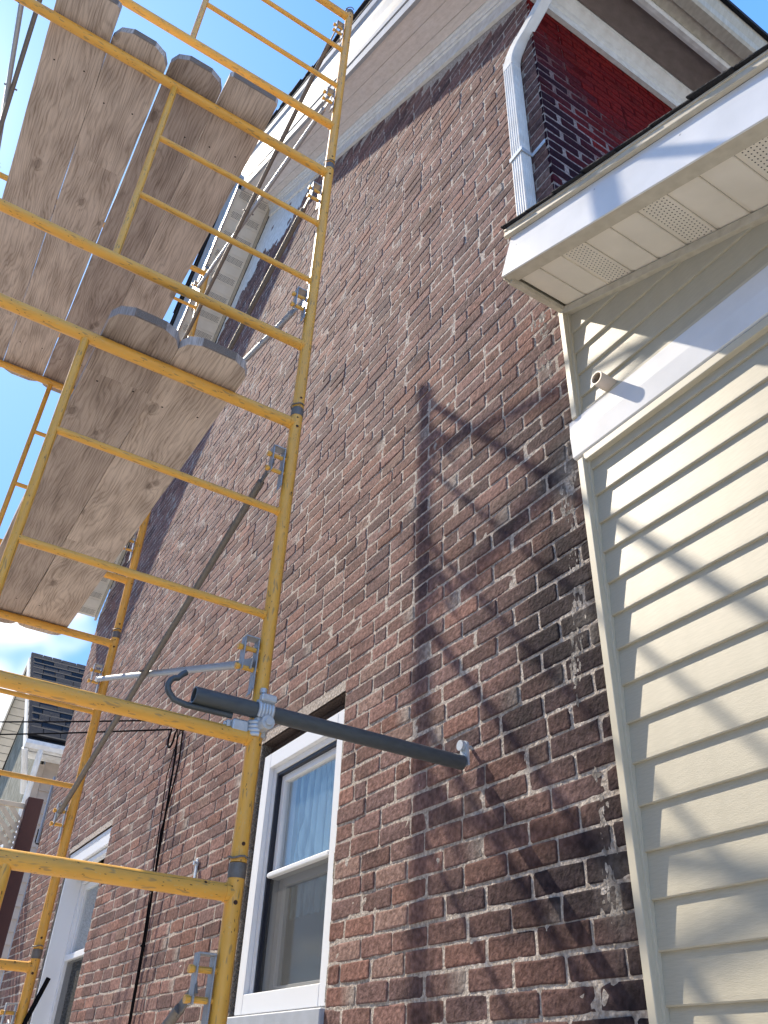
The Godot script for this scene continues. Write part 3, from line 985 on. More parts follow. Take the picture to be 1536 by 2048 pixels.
func build_wing() -> void:
	var o := thing("sided_wing", "cream vinyl sided wing with white banded wall and overhanging vented soffit", "house", P(-1.41, -H, 0))
	var xr := 2.6
	var sl := 0.435
	var soffit_y := func(x: float) -> float: return 2.349 - sl * (x + 1.414)
	# courses of siding; each leans out to its lower lip
	var pitch := 0.1016
	var k := -18
	while 0.1705 + k * pitch < 2.36:
		var y := 0.1705 + k * pitch
		var b := Mesher.new()
		var x0 := -1.392
		var x1 := xr
		if y + pitch > 1.9:
			x1 = minf(xr, (2.349 - (y + pitch * 0.3)) / sl - 1.414 + 0.10)
		if x1 > x0 + 0.05:
			var prof := PackedVector2Array([Vector2(-0.004, 0.0), Vector2(0.0092, 0.0), Vector2(0.0108, 0.003), Vector2(0.0103, 0.012), Vector2(0.0022, pitch + 0.006), Vector2(-0.004, pitch + 0.006)])
			b.sweep(prof, P(x0, y, 0), Vector3.BACK, Vector3.UP, Vector3(x1 - x0, 0, 0))
			part("siding_board", b, mats.siding, o)
		k += 1
	var b := Mesher.new()
	b.box(P((xr - 1.377) * 0.5 + 0.03, 0.2, -0.12), Vector3(xr + 1.30, 3.6, 0.22))
	b.box(P(xr, 0.2, -2.0), Vector3(0.1, 3.6, 4.0))
	part("wall", b, mats.cream, o)
	b = Mesher.new()
	b.box(P(-1.403, 2.06, 0.012), Vector3(0.024, 0.50, 0.042), 0.003)
	b.box(P(-1.388, 2.06, 0.004), Vector3(0.010, 0.50, 0.026), 0.001)
	part("corner_trim", b, mats.cream, o)
	b = Mesher.new()
	b.box(P(-1.400, 0.02, 0.012), Vector3(0.026, 3.24, 0.042), 0.003)
	b.box(P(-1.384, 0.02, 0.004), Vector3(0.010, 3.24, 0.026), 0.001)
	part("corner_trim", b, mats.cream, o)
	# the white band
	b = Mesher.new()
	b.sweep(PackedVector2Array([Vector2(0, 1.660), Vector2(0.020, 1.660), Vector2(0.026, 1.664), Vector2(0.028, 1.74), Vector2(0.024, 1.808), Vector2(0.020, 1.814), Vector2(0, 1.814)]), P(-1.432, 0, 0.002), Vector3.BACK, Vector3.UP, Vector3(xr + 1.43, 0, 0))
	part("band", b, mats.white_metal, o)
	b = Mesher.new()
	b.box(P(xr * 0.5 - 0.7, 1.640, 0.010), Vector3(xr + 1.38, 0.030, 0.036), 0.003)
	part("band_trim", b, mats.cream, o)
	b = Mesher.new()
	b.box(P(xr * 0.5 - 0.7, 1.822, 0.008), Vector3(xr + 1.36, 0.018, 0.022), 0.003)
	part("band_trim", b, mats.cream, o)
	# pipe stub
	b = Mesher.new()
	b.path([P(-1.255, 1.848, 0.002), P(-1.255, 1.848, 0.072)], 0.0235, 20, true, 0.0, 0.019)
	part("pipe_stub", b, mats.pvc, o, "short open plastic pipe sticking out above the white band")
	# eave
	var lx := -1.414
	var along := Vector3(1, -sl, 0).normalized()
	var down := Vector3(-sl, -1, 0).normalized()
	var basis := Basis(along, -down, along.cross(-down))
	var run := sqrt(1.0 + sl * sl)
	var total := (xr - lx) * run
	var at := func(s: float, z: float, h: float) -> Vector3: return P(lx, 2.349, z) + along * s - down * h
	b = Mesher.new()
	b.box(at.call(total * 0.5, 0.285, 0.078), Vector3(total, 0.163, 0.012), 0.002, basis)
	part("fascia", b, mats.white_metal, o)
	b = Mesher.new()
	b.box(at.call(total * 0.5, 0.262, -0.001), Vector3(total, 0.006, 0.048), 0.001, basis)
	b.box(at.call(0.014, 0.130, -0.006), Vector3(0.028, 0.018, 0.258), 0.002, basis)
	b.box(at.call(0.004, 0.14, 0.06), Vector3(0.008, 0.14, 0.28), 0.001, basis)
	part("fascia_channel", b, mats.cream_dirty, o)
	b = Mesher.new()
	b.box(at.call(total * 0.5, 0.014, -0.014), Vector3(total, 0.034, 0.026), 0.003, basis)
	part("soffit_trim", b, mats.cream_dirty, o)
	var s := 0.030
	var i := 0
	while s < 2.6:
		b = Mesher.new()
		b.box(at.call(s + 0.0525, 0.130, 0.010), Vector3(0.099, 0.008, 0.25), 0.003, basis)
		b.box(at.call(s + 0.109, 0.130, 0.016), Vector3(0.014, 0.008, 0.25), 0.0, basis)
		var panel := part("soffit_panel", b, mats.soffit, o)
		if i % 3 == 2:
			b = Mesher.new()
			for u in 7:
				for v in 17:
					b.disc(at.call(s + 0.015 + 0.0125 * u, 0.030 + 0.0122 * v + (0.0061 if u % 2 else 0.0), 0.0054), down, 0.0024, 6)
			part("vent_holes", b, mats.hole, panel).set_meta("kind", "stuff")
		s += 0.1115
		i += 1
	b = Mesher.new()
	b.box(at.call(total * 0.5 - 0.01, -1.39, 0.20), Vector3(total + 0.02, 0.026, 3.29), 0.0, basis)
	part("roof", b, mats.shingle, o)
	b = Mesher.new()
	b.box(at.call(total * 0.5 - 0.012, 0.298, 0.174), Vector3(total + 0.024, 0.030, 0.020), 0.004, basis)
	b.box(at.call(total * 0.5 - 0.012, 0.306, 0.186), Vector3(total + 0.024, 0.010, 0.012), 0.002, basis)
	part("drip_edge", b, mats.cream_dirty, o)
	b = Mesher.new()
	for j in 7:
		b.disc(at.call(0.05 + 0.37 * j + rng.randf_range(-0.03, 0.03), 0.2914, rng.randf_range(0.03, 0.13)), Vector3.BACK, 0.0035, 7)
	part("nail_heads", b, mats.grey_metal, o).set_meta("kind", "stuff")
	s = -0.03
	while s < 2.4:
		b = Mesher.new()
		var t := rng.randf_range(0.75, 1.2)
		b.col = Color(t, t, t)
		b.box(at.call(s + 0.07, 0.203, 0.196 + rng.randf_range(-0.001, 0.002)), Vector3(0.15, 0.007, 0.24 + rng.randf_range(-0.006, 0.008)), 0.002, basis.rotated(Vector3.BACK, -0.05))
		part("shingle", b, mats.shingle, o)
		s += 0.14


var lock_bracket: Mesh
var lock_pins: Mesh


func make_frame(label: String, lift_h: float, walk: bool, k: int) -> Node3D:
	var o := thing("scaffold_section", label, "scaffold", Vector3.ZERO, "yellow scaffold frames")
	var y: Material = mats["yellow%d" % k]
	var W := 1.524
	var h := lift_h
	var n := 0
	for z in [0.0, W]:
		var b := Mesher.new()
		b.tube(Vector3(0, 0.018, z), Vector3(0, h - 0.018, z), 0.0213, 16, true, 0.37 * n)
		part_mesh("post", b.mesh(), y, o)
		b = Mesher.new()
		b.tube(Vector3(0, h - 0.019, z), Vector3(0, h + 0.016, z), 0.0222, 16)
		part_mesh("collar", b.mesh(), mats.galv_dull, o)
		b = Mesher.new()
		var r := 0.0255
		var pts := []
		for i in 9:
			var a := -0.6 + i * 0.42
			pts.append(Vector3(r * cos(a), h + 0.028 + 0.003 * sin(i * 1.3), z + r * sin(a)))
		pts.append(Vector3(pts[-1].x * 1.03, h + 0.075, pts[-1].z - (pts[-1].z - z) * 0.1 + 0.004))
		pts.append(Vector3(pts[-1].x * 0.6, h + 0.086, pts[-1].z))
		b.path(pts, 0.0027, 6)
		part_mesh("pin", b.mesh(), mats.galv_dull, o)
		b = Mesher.new()
		b.disc(Vector3(0.0215, h - 0.075, z + 0.002), Vector3(1, 0, 0.12).normalized(), 0.0055, 10)
		part_mesh("pin_hole", b.mesh(), mats.rust, o)
		b = Mesher.new()
		b.disc(Vector3(0.0217, 0.06, z + 0.001), Vector3(1, 0, 0.1).normalized(), 0.005, 10)
		part_mesh("pin_hole", b.mesh(), mats.rust, o)
		n += 1
	var bars := [["ledger", h - 0.052, 0.0, W, 0.0205]]
	if walk:
		pass
	else:
		bars.append(["ledger", h - 1.185, 0.0, W, 0.0195])
		bars.append(["rung", h - 0.435, 0.0, 0.737, 0.0118])
		bars.append(["rung", h - 0.81, 0.0, 0.737, 0.0118])
	for q in bars:
		var b := Mesher.new()
		b.tube(Vector3(0, q[1], q[2]), Vector3(0, q[1], q[3]), q[4], 14, true, 0.21 + q[1])
		part_mesh(q[0], b.mesh(), y, o)
	# weld beads where the bars meet the posts
	for q in bars:
		for z in [0.023, W - 0.023]:
			if z < q[3]:
				var b := Mesher.new()
				b.tube(Vector3(0, q[1], z - 0.004), Vector3(0, q[1], z + 0.004), q[4] + 0.0028, 14)
				part_mesh("weld", b.mesh(), y, o)
	if walk:
		for t in [[0.537, 1.0], [W - 0.537, -1.0]]:
			var b := Mesher.new()
			b.path([Vector3(0, h - 0.052, t[0]), Vector3(0, h - 0.55, t[0]), Vector3(0, h - 0.70, t[0] - t[1] * 0.02), Vector3(0, h - 0.95, t[0] - t[1] * 0.16), Vector3(0, h - 1.2, t[0] - t[1] * 0.34), Vector3(0, h - 1.5, t[0] - t[1] * 0.50), Vector3(0, h - 1.7, t[0] - t[1] * 0.535)], 0.0165, 12)
			part_mesh("inner_leg", b.mesh(), y, o)
	else:
		var b := Mesher.new()
		b.tube(Vector3(0, h - 1.185, 0.737), Vector3(0, h - 0.052, 0.737), 0.0135, 12, true, 0.5)
		part_mesh("inner_post", b.mesh(), y, o)
	var chips := Mesher.new()
	for z in [0.0, W]:
		for j in 12:
			var a := rng.randf() * TAU
			var yy := rng.randf_range(0.03, h - 0.03) if j < 5 else (h - rng.randf_range(0.02, 0.13) if j < 9 else rng.randf_range(0.02, 0.08))
			var d := Vector3(cos(a), 0, sin(a))
			chips.disc(Vector3(0, yy, z) + d * 0.0216, d, rng.randf_range(0.001, 0.0045), 5)
		for j in 6:
			var a := rng.randf() * TAU
			var d := Vector3(cos(a), sin(a), 0)
			var zz := rng.randf_range(0.02, 0.16)
			chips.disc(Vector3(0, h - 0.052, zz if z == 0.0 else W - zz) + d * 0.0208, d, rng.randf_range(0.001, 0.005), 5)
	part_mesh("rust_chips", chips.mesh(), mats.rust, o).set_meta("kind", "stuff")
	var spots := [h - 0.245, h - 0.955] if not walk else [h - 0.245, h - 1.20]
	for yy in spots:
		for t in [[0.0, 1.0], [W, -1.0]]:
			var lock := part_mesh("brace_lock", lock_bracket, mats.galv, o)
			lock.position = Vector3(0, yy, t[0])
			lock.scale = Vector3.ONE
			if t[1] < 0.0: lock.rotation.y = PI
			for py in [0.024, -0.036]:
				part_mesh("lock_pin", lock_pins, y, lock).position.y = py
	return o


func build_scaffold() -> void:
	# the sliding lock: a bent strip over two studs
	var b := Mesher.new()
	b.box(Vector3(0, 0.056, 0.050), Vector3(0.034, 0.005, 0.044), 0.001)
	b.box(Vector3(0.0, -0.022, 0.030), Vector3(0.032, 0.152, 0.0045), 0.001)
	b.box(Vector3(0.0, 0.004, 0.070), Vector3(0.030, 0.100, 0.0045), 0.001)
	b.box(Vector3(0.0, -0.104, 0.034), Vector3(0.022, 0.024, 0.0045), 0.001, Basis(Vector3.RIGHT, -0.35))
	lock_bracket = b.mesh()
	b = Mesher.new()
	b.path([Vector3(0, 0, 0.015), Vector3(0, 0, 0.078)], 0.0072, 10)
	b.tube(Vector3(0, 0, 0.076), Vector3(0, 0, 0.086), 0.0092, 10)
	lock_pins = b.mesh()
	var z0 := POST_Z
	var low := make_frame("yellow walk-through scaffold frame at the near end, standing on the ground", LIFTS[0] + H, true, 0)
	low.position = P(NEAR_X, -H, z0)
	copy(low, P(FAR_X, -H, z0), "yellow walk-through scaffold frame at the far end, standing on the ground")
	var ladder := make_frame("yellow ladder scaffold frame at the near end whose top bar carries the two low planks", 1.52, false, 1)
	ladder.position = P(NEAR_X, LIFTS[0], z0)
	copy(ladder, P(FAR_X, LIFTS[0], z0), "yellow ladder scaffold frame at the far end whose top bar carries the two low planks")
	copy(ladder, P(NEAR_X, LIFTS[1], z0), "yellow ladder scaffold frame at the near end whose top bar carries the four high planks")
	copy(ladder, P(FAR_X, LIFTS[1], z0), "yellow ladder scaffold frame at the far end whose top bar carries the four high planks")
	copy(ladder, P(NEAR_X, LIFTS[2], z0), "topmost yellow scaffold frame at the near end, rising above the four planks to the eave")
	copy(ladder, P(FAR_X, LIFTS[2], z0), "topmost yellow scaffold frame at the far end, seen past the four planks")
	# crossed braces between the two ends, inner and outer side
	var names := ["lowest", "second", "third", "topmost"]
	var tops := [LIFTS[0], LIFTS[1], LIFTS[2], LIFTS[2] + 1.52]
	for k in 4:
		var drop := 1.20 if k == 0 else 0.955
		for s in 2:
			var z := z0 + 0.058 if s == 0 else z0 + 1.524 - 0.058
			var o := thing("cross_brace", "%s pair of crossed grey scaffold braces on the side %s" % [names[k], "next to the brick wall" if s == 0 else "away from the brick wall"], "scaffold brace", P(FAR_X, tops[k] - drop, z), "crossed scaffold braces")
			for t in 2:
				var y0: float = tops[k] - 0.265 if t == 0 else tops[k] - drop - 0.02
				var y1: float = tops[k] - drop - 0.02 if t == 0 else tops[k] - 0.265
				var zz := z + (0.010 if t == 0 else -0.013) * (1.0 if s == 0 else -1.0)
				var a := P(NEAR_X, y0, zz)
				var c := P(FAR_X, y1, zz)
				var d := (c - a).normalized()
				b = Mesher.new()
				b.tube(a + d * 0.075, c - d * 0.075, 0.0125, 12)
				var up := d.cross(Vector3.BACK).normalized()
				for e in [a + d * 0.035, c - d * 0.035]:
					b.box(e, Vector3(0.11, 0.030, 0.006), 0.0015, Basis(d, up, d.cross(up)))
				part("brace_tube", b, mats.galv_dull if t == 0 else mats.galv, o)  # same metal on both; one tube coloured darker for its dimmer lighting
			b = Mesher.new()
			var m := P((NEAR_X + FAR_X) * 0.5, tops[k] - 0.5 * (0.285 + drop), z)
			b.tube(m + Vector3(0, 0, -0.034), m + Vector3(0, 0, 0.034), 0.005, 8)
			part("pivot_bolt", b, mats.galv_dull, o)


func plank(label: String, group: String, x0: float, x1: float, za: float, zb: float, y: float, yaw: float, clip0: float, clip1: float, m: Material, uvo: Vector2) -> void:
	var o := thing("scaffold_plank", label, "plank", P((x0 + x1) * 0.5, y, (za + zb) * 0.5), group)
	var w := zb - za
	var L := x1 - x0
	var b := Mesher.new()
	var out := PackedVector2Array()
	var hw := w * 0.5
	var hl := L * 0.5
	# outline with clipped, worn corners
	for c in [[hl, hw, clip0], [hl, -hw, clip0], [-hl, -hw, clip1], [-hl, hw, clip1]]:
		var sx := signf(c[0])
		var sz := signf(c[1])
		var cc: float = c[2]
		var p1 := Vector2(c[0], c[1] - sz * cc)
		var p2 := Vector2(c[0] - sx * cc * 0.9, c[1])
		var mid := Vector2(c[0] - sx * cc * 0.30, c[1] - sz * cc * 0.33)
		if sx * sz > 0.0: out.append_array([p2, mid, p1])
		else: out.append_array([p1, mid, p2])
	# long edges take a little wander
	var fine := PackedVector2Array()
	for i in out.size():
		var p := out[i]
		var q := out[(i + 1) % out.size()]
		fine.push_back(p)
		var n := int((q - p).length() / 0.12)
		for j in range(1, n):
			fine.push_back(p.lerp(q, float(j) / n) + Vector2(rng.randf_range(-0.001, 0.001), rng.randf_range(-0.0012, 0.0012)))
	var bas := Basis(Vector3.UP, yaw)
	b.sweep(fine, Vector3.ZERO, bas * Vector3.RIGHT, bas * Vector3.BACK, Vector3(0, 0.038, 0), true, uvo)
	var me := part_mesh("board", b.mesh(), m, o)
	me.position = Vector3.ZERO
	# a split or two and bolts near the ends
	b = Mesher.new()
	for e in [hl - 0.35, -hl + 0.3]:
		b.disc(bas * Vector3(e, -0.0008, hw * 0.55), Vector3.DOWN, 0.004, 6)
		b.disc(bas * Vector3(e + 0.02, -0.0008, -hw * 0.5), Vector3.DOWN, 0.004, 6)
	part_mesh("nail_holes", b.mesh(), mats.hole, o).set_meta("kind", "stuff")
	b = Mesher.new()
	b.box(bas * Vector3(hl + 0.0015, 0.019, 0), Vector3(0.003, 0.036, w - clip0 * 2.0 - 0.004), 0.001, bas)
	part_mesh("end_grain", b.mesh(), mats.wood_end, o)
	b = Mesher.new()
	b.box(bas * Vector3(-hl - 0.0015, 0.019, 0), Vector3(0.003, 0.036, w - clip1 * 2.0 - 0.004), 0.001, bas)
	part_mesh("end_grain", b.mesh(), mats.wood_end, o)


func build_planks() -> void:
	var hi := LIFTS[2] - 0.052 + 0.021
	var lo := LIFTS[1] - 0.052 + 0.021
	var g := "planks of the upper deck"
	plank("high scaffold plank nearest the wall, square ended, with knots", g, -4.30, -1.893, 1.062, 1.286, hi, 0.002, 0.012, 0.05, mats.wood, Vector2(0.3, 0.02))
	plank("second high scaffold plank from the wall, with clipped end corners", g, -4.28, -1.93, 1.2885, 1.5145, hi, 0.001, 0.062, 0.055, mats.wood_worn, Vector2(1.1, 0.27))
	plank("third high scaffold plank from the wall, clipped corners, bright gap beside it", g, -4.27, -1.955, 1.519, 1.747, hi, -0.001, 0.066, 0.06, mats.wood, Vector2(1.9, 0.13))
	plank("high scaffold plank farthest from the wall, at the left edge of the deck", g, -4.30, -1.885, 1.750, 1.976, hi, -0.0005, 0.015, 0.05, mats.wood, Vector2(0.7, 0.38))
	g = "planks of the lower deck"
	plank("low scaffold plank next to the wall, with rounded worn end", g, -4.32, -1.905, 0.970, 1.204, lo, 0.008, 0.058, 0.05, mats.wood, Vector2(0.2, 0.30))
	plank("low scaffold plank farther from the wall, with grey splintered end", g, -4.33, -1.905, 1.2065, 1.432, lo, 0.009, 0.06, 0.05, mats.wood_worn, Vector2(1.5, 0.05))


func build_wall_tie() -> void:
	var x := -2.034
	var y := 0.849
	var o := thing("wall_tie_tube", "dark grey scaffold tube clamped to the near post and bolted to the bricks", "scaffold tube", P(x, y, 0.02))
	var b := Mesher.new()
	b.path([P(x, y, 0.035), P(x, y, 0.918)], 0.0225, 24, true, 0.0, 0.019)
	part("tube", b, mats.dark_pipe, o)
	b = Mesher.new()
	var pts := [P(x - 0.010, y - 0.028, 0.80), P(x - 0.012, y - 0.028, 0.93), P(x - 0.012, y - 0.022, 0.965)]
	for i in 6:
		var a := -0.9 + i * 0.5
		pts.append(P(x - 0.012, y + 0.012 + 0.026 * sin(a), 0.966 + 0.022 * cos(a)))
	pts.append(P(x - 0.012, y + 0.052, 0.955))
	pts.append(P(x - 0.012, y + 0.060, 0.945))
	b.path(pts, 0.0085, 10)
	part("hook", b, mats.dark_pipe, o)
	# plate and bolt at the wall
	b = Mesher.new()
	var plate := PackedVector2Array()
	for i in 9:
		var a := PI * i / 8.0
		plate.push_back(Vector2(0.019 * cos(a), 0.052 + 0.019 * sin(a)))
	plate.push_back(Vector2(-0.021, -0.01)); plate.push_back(Vector2(0.021, -0.01))
	b.sweep(plate, P(x, y, 0.022), Vector3.RIGHT, Vector3.UP, Vector3(0, 0, 0.007))
	var pl := part("plate", b, mats.zinc, o)
	b = Mesher.new()
	b.tube(P(x - 0.004, y + 0.055, 0.03), P(x - 0.004, y + 0.055, 0.042), 0.0165, 20)
	b.tube(P(x, y + 0.055, -0.01), P(x, y + 0.055, 0.022), 0.006, 10)
	b.box(P(x + 0.006, y + 0.022, 0.032), Vector3(0.012, 0.010, 0.008), 0.002)
	part("bolt", b, mats.zinc, pl)
	# coupler
	b = Mesher.new()
	var zc := 0.715
	var ring := []
	for i in 15:
		var a := -0.9 + TAU * i / 14.0 * 0.93
		ring.append(P(x + 0.026 * cos(a), y + 0.026 * sin(a), zc))
	for w in [-0.018, -0.009, 0.0, 0.009, 0.018]:
		var r2 := []
		for p in ring: r2.append(p + Vector3(0, 0, w))
		b.path(r2, 0.0062, 8)
	b.box(P(x + 0.026, y + 0.030, zc), Vector3(0.020, 0.024, 0.05), 0.006)
	b.box(P(x - 0.010, y + 0.036, zc), Vector3(0.030, 0.018, 0.044), 0.006)
	b.tube(P(x + 0.012, y + 0.052, zc + 0.012), P(x + 0.012, y + 0.016, zc + 0.012), 0.006, 8)
	b.tube(P(x + 0.012, y + 0.060, zc + 0.012), P(x + 0.012, y + 0.047, zc + 0.012), 0.0105, 6)
	b.tube(P(x + 0.004, y - 0.042, zc), P(x + 0.044, y - 0.042, zc), 0.019, 16)
	b.tube(P(x + 0.044, y - 0.042, zc), P(x + 0.052, y - 0.042, zc), 0.011, 6)
	b.box(P(x, y - 0.030, zc), Vector3(0.030, 0.030, 0.046), 0.008)
	part("coupler", b, mats.zinc, o, "swivel coupler gripping tube and post")
	b = Mesher.new()
	for w in [-0.016, -0.005, 0.006, 0.017]:
		var r2 := []
		for i in 12:
			var a := TAU * i / 12.0
			r2.append(P(NEAR_X + 0.0265 * cos(a), y - 0.052 + w, POST_Z + 0.0265 * sin(a)))
		b.path(r2, 0.0065, 8)
	b.box(P(NEAR_X + 0.005, y - 0.052, POST_Z + 0.052), Vector3(0.03, 0.036, 0.05), 0.007)
	b.tube(P(NEAR_X + 0.005, y - 0.052, POST_Z + 0.03), P(NEAR_X + 0.005, y - 0.052, POST_Z + 0.095), 0.006, 8)
	b.box(P(NEAR_X + 0.005, y - 0.052, POST_Z + 0.085), Vector3(0.020, 0.020, 0.012), 0.003)
	part("post_clamp", b, mats.zinc, o)


func build_wires() -> void:
	var b := Mesher.new()
	var sag := func(a: Vector3, c: Vector3, drop: float, n: int) -> Array:
		var out := []
		for i in n + 1:
			var t := float(i) / n
			out.append(a.lerp(c, t) - Vector3(0, drop * 4.0 * t * (1.0 - t), 0))
		return out
	b.path(sag.call(P(-30.0, 9.0, 9.6), P(-5.42, 2.03, 0.03), 0.5, 20), 0.006, 6)
	single("overhead_wire", b, mats.wire, "upper of two thin black wires running to the brick wall past the shingled roof", "wire", "service wires")
	b = Mesher.new()
	b.path(sag.call(P(-30.0, 8.5, 9.2), P(-5.20, 1.90, 0.03), 0.5, 20), 0.006, 6)
	single("overhead_wire", b, mats.wire, "lower of two thin black wires running to the brick wall past the shingled roof", "wire", "service wires")
	var o := thing("wall_cable", "black cable with a drip loop running down the bricks", "cable", P(-5.03, -1.2, 0.02))
	b = Mesher.new()
	var pts := [P(-5.20, 1.90, 0.03)]
	for i in 7:
		var a := PI * (1.0 + i / 6.0)
		pts.append(P(-5.135 + 0.06 * cos(a), 1.83 + 0.07 * sin(a), 0.04))
	pts.append_array([P(-5.07, 1.88, 0.03), P(-5.055, 1.7, 0.018), P(-5.03, 1.0, 0.014), P(-5.0, 0.3, 0.016), P(-4.99, -0.4, 0.014), P(-4.99, -1.3, 0.014)])
	b.path(pts, 0.0065, 8)
	part("cable", b, mats.wire, o)
	b = Mesher.new()
	for y in [1.86, 0.62, -0.3]:
		b.box(P(-5.045 if y > 1.0 else -5.015, y, 0.014), Vector3(0.03, 0.014, 0.022), 0.004)
	part("clip", b, mats.wire, o)
	b = Mesher.new()
	b.path([P(-4.96, 1.86, 0.03), P(-4.95, 1.6, 0.02), P(-4.955, 1.2, 0.05), P(-4.94, 0.7, 0.03), P(-4.95, 0.1, 0.025), P(-4.95, -0.6, 0.02), P(-4.96, -1.3, 0.015)], 0.0048, 8)
	single("wall_cable", b, mats.wire, "thin slack cable hanging just right of the clipped one", "cable")
	b = Mesher.new()
	b.path([P(-4.90, 1.84, 0.06), P(-4.88, 1.5, 0.10), P(-4.90, 1.0, 0.07), P(-4.91, 0.4, 0.04), P(-4.92, -0.6, 0.02)], 0.003, 6)
	single("wall_cable", b, mats.wire, "thinnest hanging cable, standing off the wall", "cable")
	# eye plate left on the wall
	b = Mesher.new()
	b.box(P(-4.362, 0.915, 0.012), Vector3(0.03, 0.10, 0.008), 0.003)
	b.tube(P(-4.362, 0.94, 0.0), P(-4.362, 0.94, 0.03), 0.011, 10)
	single("eye_plate", b, mats.zinc, "small bright metal eye plate screwed to the bricks between the windows", "bracket")
	# rod
	b = Mesher.new()
	b.path([P(-4.12, 0.35, 0.665), P(-4.16, 0.20, 0.705), P(-4.25, -0.25, 0.80), P(-4.4, -1.6, 1.0)], 0.010, 8)
	single("leaning_rod", b, mats.wire, "dark rod leaning by the far scaffold post in front of the far window", "rod")


func build_background() -> void:
	# neighbouring house beyond the far corner
	var o := thing("neighbour_house", "tan neighbouring house with dark shingled roof beyond the brick wall", "house", P(-14.4, -H, -0.6))
	var ex := -14.0
	var ey := 4.50
	var rx := -17.0
	var ry := 7.08
	var zl := -0.27
	var b := Mesher.new()
	for q in [[ex, ey], [rx * 2.0 - ex, ey]]:
		b.sweep(PackedVector2Array([Vector2(0, 0), Vector2(0, 0.10), Vector2(-6.0, 0.10), Vector2(-6.0, 0)]), P(rx, ry - 0.14, zl), Vector3.BACK, Vector3.UP, Vector3(q[0] - rx, q[1] - ry, 0))
	var roof := part("roof", b, mats.hole, o)  # slab coloured black so the row gaps look shadowed
	var slope := Vector3(rx - ex, ry - ey, 0)
	var sd := slope.normalized()
	var sn := Vector3(sd.y, -sd.x, 0)
	var rows := 14
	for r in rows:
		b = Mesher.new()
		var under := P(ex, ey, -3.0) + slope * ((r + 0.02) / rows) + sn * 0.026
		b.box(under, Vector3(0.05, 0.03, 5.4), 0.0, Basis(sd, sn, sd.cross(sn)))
		part("shingle_row_shadow", b, mats.hole, roof)  # dark strip painted as the shadow under each shingle row
		var z := zl + 0.02
		while z > -3.2:
			b = Mesher.new()
			var w := rng.randf_range(0.16, 0.34)
			var t := rng.randf_range(0.8, 2.2)
			b.col = Color(t * 2.3, t * 2.3, t * 3.0)
			var c := P(ex, ey, 0) + slope * ((r + 0.60) / rows) + sn * (0.012 + rng.randf_range(0, 0.012))
			b.box(Vector3(c.x, c.y - 0.02, minf(z, zl + 0.02) - w * 0.5), Vector3(slope.length() / rows * 0.86, 0.040, w - 0.010), 0.003, Basis(sd, sn, sd.cross(sn)).rotated(Vector3.BACK, -0.13))
			part("shingle", b, mats.shingle, roof)
			z -= w
	b = Mesher.new()
	b.sweep(PackedVector2Array([Vector2(0, 0), Vector2(0.10, 0.0), Vector2(0.135, 0.06), Vector2(0.135, 0.12), Vector2(0, 0.12)]), P(ex + 0.0, ey - 0.22, zl + 0.03), Vector3.RIGHT, Vector3.UP, Vector3(0, 0, -5.0))
	part("gutter", b, mats.white_paint, o)
	b = Mesher.new()
	b.box(P(ex - 0.02, ey - 0.15, -3.0), Vector3(0.03, 0.18, 5.4))
	b.box(P(ex - 0.2, ey - 0.23, -3.0), Vector3(0.4, 0.02, 5.4))
	part("fascia", b, mats.white_paint, o)
	# walls: courses of siding towards us, plaster on the gable
	b = Mesher.new()
	b.box(P(ex - 0.5, 1.2, -3.2), Vector3(0.16, 6.2, 5.0))
	var east := part("wall", b, mats.tan_siding, o)
	var k := 0
	while k < 18:
		b = Mesher.new()
		var y := 4.14 - k * 0.17
		b.sweep(PackedVector2Array([Vector2(0, 0), Vector2(0.022, 0), Vector2(0.004, 0.172), Vector2(0, 0.172)]), P(ex - 0.42, y - 0.17, -0.70), Vector3.RIGHT, Vector3.UP, Vector3(0, 0, -3.6))
		part("siding_board", b, mats.tan_siding, east)
		k += 1
	b = Mesher.new()
	b.box(P(ex - 0.40, 1.2, -0.645), Vector3(0.05, 6.0, 0.10), 0.004)
	part("corner_board", b, mats.tan_siding, o)
	b = Mesher.new()
	b.box(P(ex - 0.43, 1.2, -0.575), Vector3(0.10, 6.0, 0.05), 0.004)
	part("corner_board", b, mats.vinyl, o)
	b = Mesher.new()
	b.sweep(PackedVector2Array([Vector2(ex - 0.5, -H), Vector2(ex - 0.5, ey - 0.3), Vector2(rx, ry - 0.2), Vector2(2 * rx - ex + 0.5, ey - 0.3), Vector2(2 * rx - ex + 0.5, -H)]), P(0, 0, -0.66), Vector3.RIGHT, Vector3.UP, Vector3(0, 0, 0.08))
	part("gable_wall", b, mats.stucco, o)
	# far rake's soffit and verge boards
	var far := Vector3(2 * (rx - ex) * 0.5, -(ry - ey), 0)
	far = Vector3(rx - ex, ey - ry, 0)
	for i in 22:
		b = Mesher.new()
		var c := P(rx, ry - 0.16, 0) + far * ((i + 0.5) / 22.0)
		var fd := far.normalized()
		b.box(Vector3(c.x, c.y, zl - 0.17), Vector3(far.length() / 22.0 - 0.012, 0.02, 0.30), 0.004, Basis(fd, Vector3(-fd.y, fd.x, 0), Vector3.BACK))
		part("soffit_panel", b, mats.soffit, o)
	b = Mesher.new()
	for q in [[ex, ey], [rx * 2.0 - ex, ey]]:
		b.sweep(PackedVector2Array([Vector2(0, 0), Vector2(0, 0.16), Vector2(0.03, 0.16), Vector2(0.03, 0)]), P(rx, ry - 0.24, zl), Vector3.BACK, Vector3.UP, Vector3(q[0] - rx, q[1] - ry, 0))
	part("verge_board", b, mats.soffit, o)
	b = Mesher.new()
